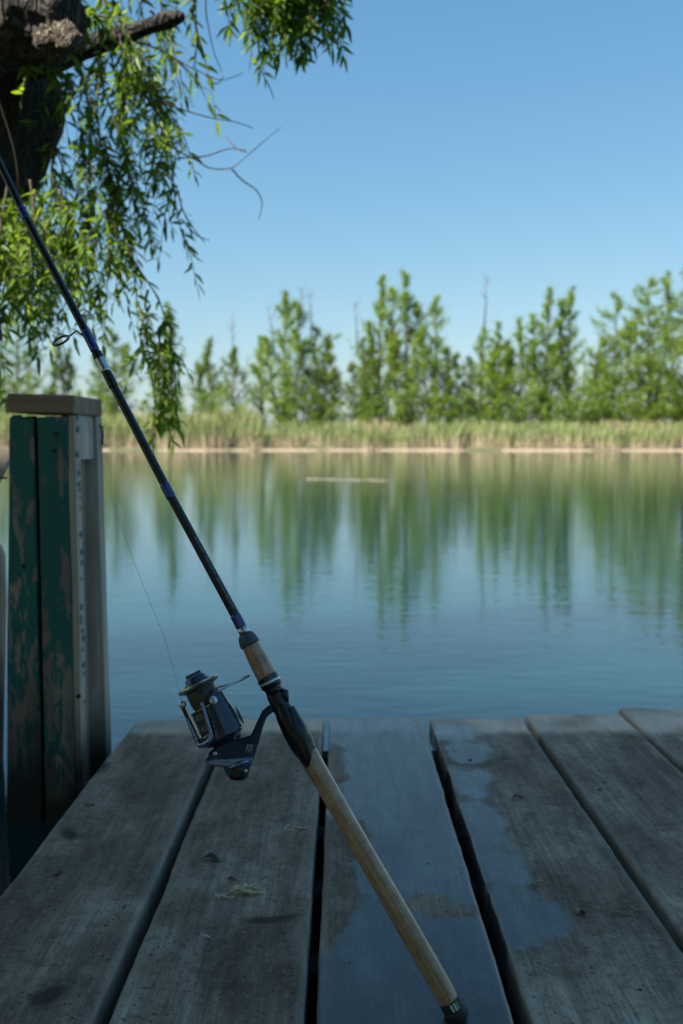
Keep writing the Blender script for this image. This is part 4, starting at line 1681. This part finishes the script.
# low bough beside the dock on which the rod leans
rp_ = rod_pt(TOTAL - 0.35)
rough_limb([T(-190, 240, 2.7), Vector((-1.35, 1.9, 1.75)), rp_ + Vector((-0.06, 0.045, -0.02)), rp_ + Vector((0.25, -0.35, 0.25))], [0.10, 0.07, 0.045, 0.02], 'limb', M['bark'], wil, 16, 0.08, seed=9)


LEAF_V = np.array([(0, 0, 0), (0.22, 0.42, 0.06), (0.22, -0.42, 0.06), (0.5, 0.5, 0.09), (0.5, -0.5, 0.09), (0.78, 0.3, 0.06), (0.78, -0.3, 0.06), (1.0, 0, 0), (0.22, 0, 0), (0.5, 0, 0), (0.78, 0, 0)])
LEAF_F = np.array([(0, 8, 1, 1), (0, 2, 8, 8), (8, 9, 3, 1), (8, 2, 4, 9), (9, 10, 5, 3), (9, 4, 6, 10), (10, 7, 5, 5), (10, 6, 7, 7)])


def leaves(pos, dirs, lens, wids, parent, name='foliage', mat=None, tb=0.5, ts=0.3):
    n = len(pos)
    d = dirs / np.linalg.norm(dirs, axis=1)[:, None]
    side = np.cross(d, rng.normal(0, 1, (n, 3)) * 0.7 + np.array([0, 0, 1.0]))
    side /= np.linalg.norm(side, axis=1)[:, None] + 1e-9
    nr = np.cross(side, d)
    droop = rng.uniform(0.05, 0.28, n)
    lv = LEAF_V
    V = (pos[:, None, :] + d[:, None, :] * (lv[None, :, 0:1] * lens[:, None, None]) + side[:, None, :] * (lv[None, :, 1:2] * wids[:, None, None])
         + nr[:, None, :] * (lv[None, :, 2:3] * wids[:, None, None] * 2.0))
    V[:, :, 2] -= (lv[None, :, 0] ** 2) * (droop * lens)[:, None]
    tint = np.repeat(np.clip(rng.normal(tb, ts, n), 0, 1), len(lv))
    V = V.reshape(-1, 3)
    base = (np.arange(n) * len(lv))[:, None, None]
    quads = LEAF_F[[2, 3, 4, 5]]
    tris = np.array([(0, 8, 1), (0, 2, 8), (10, 7, 5), (10, 6, 7)])
    # use triangles throughout
    allt = np.concatenate([tris, quads[:, [0, 1, 2]], quads[:, [0, 2, 3]]])
    F = (allt[None] + base).reshape(-1, 3)
    return np_mesh(name, V, F, mat or M['willow'], parent, True, tint)


def spray(start, end, n_side, dens, spread, label=None, sag=0.06, side_len=(0.12, 0.28), tb=0.45, leaf=(0.024, 0.046)):
    """a drooping willow branch: stem, side twigs, leaves"""
    a, b = T(*start), T(*end)
    L = (b - a).length
    mid = a.lerp(b, 0.5) + Vector((random.uniform(-.5, .5) * sag, random.uniform(-.5, .5) * sag, sag * 0.4))
    stem = cat([a, a.lerp(mid, 0.5) + Vector((random.gauss(0, .012), 0, 0)), mid, mid.lerp(b, 0.5) + Vector((random.gauss(0, .012), 0, 0)), b], 6)
    mb = MB()
    mb.tube(stem, list(np.linspace(0.0038, 0.0011, len(stem))), 6)
    paths = [(stem, L)]
    for i in range(n_side):
        q = random.uniform(0.05, 0.95)
        p = stem[int(q * (len(stem) - 1))]
        sl = random.uniform(*side_len)
        az = random.uniform(0, 6.283)
        out = Vector((math.cos(az), math.sin(az), 0)) * spread * random.uniform(0.4, 1.2)
        e = p + out * sl / 0.2 + Vector((0, 0, -sl * random.uniform(0.45, 0.95)))
        m_ = p.lerp(e, 0.5) + Vector((0, 0, 0.25 * sl)) * random.uniform(0.2, 0.7)
        tw = cat([p, m_, e], 5)
        mb.tube(tw, list(np.linspace(0.0018, 0.0007, len(tw))), 5)
        paths.append((tw, sl))
    br = mb.build('hanging_branch', M['twig'], wil)
    if label: br['label'] = label
    P, D = [], []
    for tw, ln in paths:
        n = max(3, int(ln / 0.0105 * dens))
        for k in range(n):
            q = (k + random.random()) / n
            if tw is stem and q < 0.12: continue
            f = q * (len(tw) - 1)
            j = min(int(f), len(tw) - 2)
            p = tw[j].lerp(tw[j + 1], f - j)
            t = (tw[j + 1] - tw[j]).normalized()
            az = random.uniform(0, 6.283)
            o = t.orthogonal().normalized()
            o = (Matrix.Rotation(az, 3, t) @ o)
            d = t * random.uniform(0.2, 0.9) + o * random.uniform(0.6, 1.2) + Vector((0, 0, -0.05))
            P.append(p)
            D.append(d)
        P.append(tw[-1])
        D.append(tw[-1] - tw[-2])
    n = len(P)
    ln = rng.uniform(leaf[0], leaf[1], n)
    leaves(np.array([tuple(p) for p in P]), np.array([tuple(d) for d in D]), ln, ln * rng.uniform(0.2, 0.3, n), br, tb=tb)


# spray at the top, hanging from above the frame
for i, (sx0, ex, ey) in enumerate(((262, 252, 62), (272, 262, 78), (283, 272, 84), (292, 284, 90), (300, 296, 84), (306, 300, 80), (312, 312, 82), (320, 324, 72), (328, 334, 60), (334, 344, 48), (310, 330, 30), (290, 268, 40), (280, 252, 30), (300, 312, 45), (270, 258, 85), (288, 280, 100), (300, 300, 108), (315, 318, 100), (322, 338, 85), (296, 290, 70), (308, 322, 62), (278, 270, 60))):
    spray((sx0 + random.uniform(-6, 6), -95, 2.45 + random.uniform(-.15, .2)), (ex - 8, ey - 74, 2.45 + random.uniform(-.18, .2)), 8, 1.2, 0.06, 'sprays hanging alone at the top of the view' if i == 0 else None, tb=0.30)
# main curtain
for (a_, b_, ns, dn) in (
        ((70, -40, 2.7), (95, 110, 2.7), 7, 0.7), ((100, -50, 2.6), (120, 130, 2.6), 7, 0.7), ((140, -60, 2.6), (150, 90, 2.6), 6, 0.7), ((160, -50, 2.5), (185, 95, 2.5), 4, 0.6),
        ((120, 30, 2.6), (165, 190, 2.6), 8, 0.75), ((140, 25, 2.5), (195, 175, 2.5), 7, 0.75), ((95, 45, 2.6), (135, 215, 2.6), 9, 0.8), ((75, 55, 2.75), (90, 230, 2.75), 9, 0.8),
        ((110, 50, 2.9), (150, 240, 2.9), 8, 0.75), ((60, 100, 2.8), (70, 290, 2.8), 8, 0.75), ((145, 95, 2.5), (186, 250, 2.55), 6, 0.65), ((100, 150, 2.6), (140, 290, 2.6), 7, 0.75),
        ((40, 160, 2.9), (45, 300, 2.9), 8, 0.7), ((10, 180, 2.8), (15, 290, 2.8), 7, 0.7), ((-15, 170, 2.7), (0, 270, 2.7), 6, 0.7), ((25, 170, 2.6), (30, 250, 2.6), 6, 0.7), ((60, 180, 3.1), (85, 270, 3.1), 7, 0.7),
        ((8, 185, 2.45), (10, 290, 2.45), 8, 0.8), ((30, 180, 2.4), (40, 295, 2.4), 8, 0.8), ((55, 150, 2.4), (62, 270, 2.4), 8, 0.8), ((-10, 190, 2.4), (-4, 320, 2.4), 8, 0.8), ((18, 195, 2.4), (22, 250, 2.4), 7, 0.8),
        ((130, 60, 2.7), (176, 150, 2.7), 8, 0.8), ((70, 80, 2.6), (110, 170, 2.6), 8, 0.8), ((150, 10, 2.6), (170, 60, 2.6), 6, 0.7), ((100, -10, 2.5), (130, 60, 2.5), 7, 0.8), ((85, 10, 2.3), (120, 48, 2.3), 6, 0.8),
        ((30, 60, 2.3), (70, 95, 2.3), 4, 0.6),
        ((190, 8, 2.4), (200, 45, 2.4), 3, 0.5), ((170, -30, 2.45), (196, 12, 2.45), 3, 0.5), ((45, 215, 3.0), (42, 345, 3.0), 6, 0.6), ((-5, 200, 2.2), (8, 330, 2.2), 7, 0.8), ((25, 205, 2.25), (28, 300, 2.25), 8, 0.9), ((60, 190, 2.3), (75, 300, 2.3), 8, 0.9), ((80, 200, 2.5), (100, 310, 2.5), 7, 0.8), ((120, 170, 2.4), (110, 265, 2.4), 6, 0.7), ((80, 120, 2.35), (88, 200, 2.35), 5, 0.6)):
    spray(a_, b_, ns, dn, 0.075, tb=0.5)
# the long lowest spray
spray((105, 200, 2.5), (168, 345, 2.5), 9, 0.75, 0.05, 'longest spray, trailing in front of the far bank', tb=0.6)
for (a_, b_, ns, dn) in (((150, 305, 2.5), (150, 438, 2.5), 6, 1.0), ((160, 330, 2.48), (158, 425, 2.48), 7, 1.0), ((166, 343, 2.52), (178, 420, 2.52), 6, 1.0), ((166, 340, 2.5), (188, 372, 2.5), 4, 1.0), ((148, 290, 2.5), (134, 365, 2.5), 5, 0.9)):
    spray(a_, b_, ns, dn * 0.62, 0.05, tb=0.95, side_len=(0.07, 0.15))  # sunlight painted in: lighter leaf tint on these sprays

# bare twigs
for tw in ([(206, -10), (206, 12), (209, 30), (214, 52), (222, 72)], [(130, 40), (150, 46), (165, 52), (180, 62), (205, 74), (222, 80), (243, 73)], [(150, 98), (172, 106), (190, 112), (212, 118), (235, 122), (253, 128)],
           [(160, 140), (180, 152), (196, 160), (210, 168), (231, 168), (248, 155), (262, 143), (281, 127)], [(231, 168), (242, 180), (256, 190), (262, 203), (259, 219)], [(180, 158), (206, 156), (228, 149), (246, 150)], [(246, 152), (236, 148), (225, 135)],
           [(178, 190), (182, 208), (192, 226), (205, 243)], [(186, 225), (198, 236), (209, 240)], [(205, 74), (216, 84), (224, 76)], [(-2, 98), (6, 122), (14, 150), (18, 178), (18, 190)], [(266, 80), (270, 88), (274, 99)]):
    d = 2.4 if tw[0][0] > 10 else 2.15
    mb = MB()
    mb.tube(cat([T(x, y, d + 0.02 * k) for k, (x, y) in enumerate(tw)], 5), list(np.linspace(0.0021, 0.0009, (len(tw) - 1) * 5 + 1)), 6)
    mb.build('bare_twig', M['twig'], wil)

# crown: unseen leaves overhead, shaped along the sun's path to shade the dock
ncl = 1050
cc = []
while len(cc) < ncl:
    x, y, z = random.uniform(-6.5, 2.0), random.uniform(-4.6, 2.2), random.uniform(2.2, 5.4)
    if y > -0.3 and z < 0.72 + 0.47 * (y + 0.4) + 0.75: continue
    k = (z - 0.2) / sdir.z
    qx, qy = x - sdir.x * k, y - sdir.y * k
    if not (-2.0 < qx < 2.1 and -1.6 < qy < 2.25): continue
    if ((x + 2.2) / 4.2) ** 2 + ((y + 0.6) / 3.6) ** 2 + ((z - 3.7) / 1.7) ** 2 > 1: continue
    cc.append((x, y, z))
cc = np.array(cc)
v, f, ti = leaf_cloud(cc, np.full((ncl, 3), 0.38), np.full(ncl, 95), 0.075, aspect=0.3)
np_mesh('crown', v, f, M['willow'], wil, False, ti)

# unseen thicket added behind the viewer to darken the sides facing it
for i, (bx, by, bh, bw) in enumerate(((-6.5, -4.5, 3.4, 2.2), (-3.2, -6.2, 3.8, 2.4), (0.4, -6.8, 3.4, 2.4), (3.8, -6.4, 3.6, 2.4), (7.0, -5.0, 3.2, 2.3), (-9.0, -1.0, 3.0, 2.0))):
    t = thing('shrub', (bx, by, 0.2), ('tall added shade thicket at the left behind the dock, nearest the willow', 'tall added shade thicket behind the willow trunk', 'tall added shade thicket straight behind the dock', 'tall added shade thicket behind the dock, right of the middle one', 'tall added shade thicket furthest right behind the dock', 'lower added shade thicket on the left bank')[i], 'shrub', 'added shade thickets behind the dock')
    sb = MB()
    cen = []
    for k in range(46):
        az, q = random.uniform(0, 6.283), random.random() ** 0.5
        e = Vector((bx + math.cos(az) * bw * q, by + math.sin(az) * bw * 0.6 * q, 0.5 + (bh - 0.5) * random.uniform(0.08, 1.0)))
        if k % 3 == 0: sb.tube([(bx, by, 0.1), Vector((bx, by, 1.0)).lerp(e, 0.5), e], [0.07, 0.04, 0.012], 5)
        cen.append(tuple(e))
    sb.build('stem', M['far_bark'], t)
    v, f, ti = leaf_cloud(np.array(cen), np.full((len(cen), 3), 0.75), np.full(len(cen), 60), 0.20)
    np_mesh('crown', v, f, M['bush_leaf'], t, False, ti)
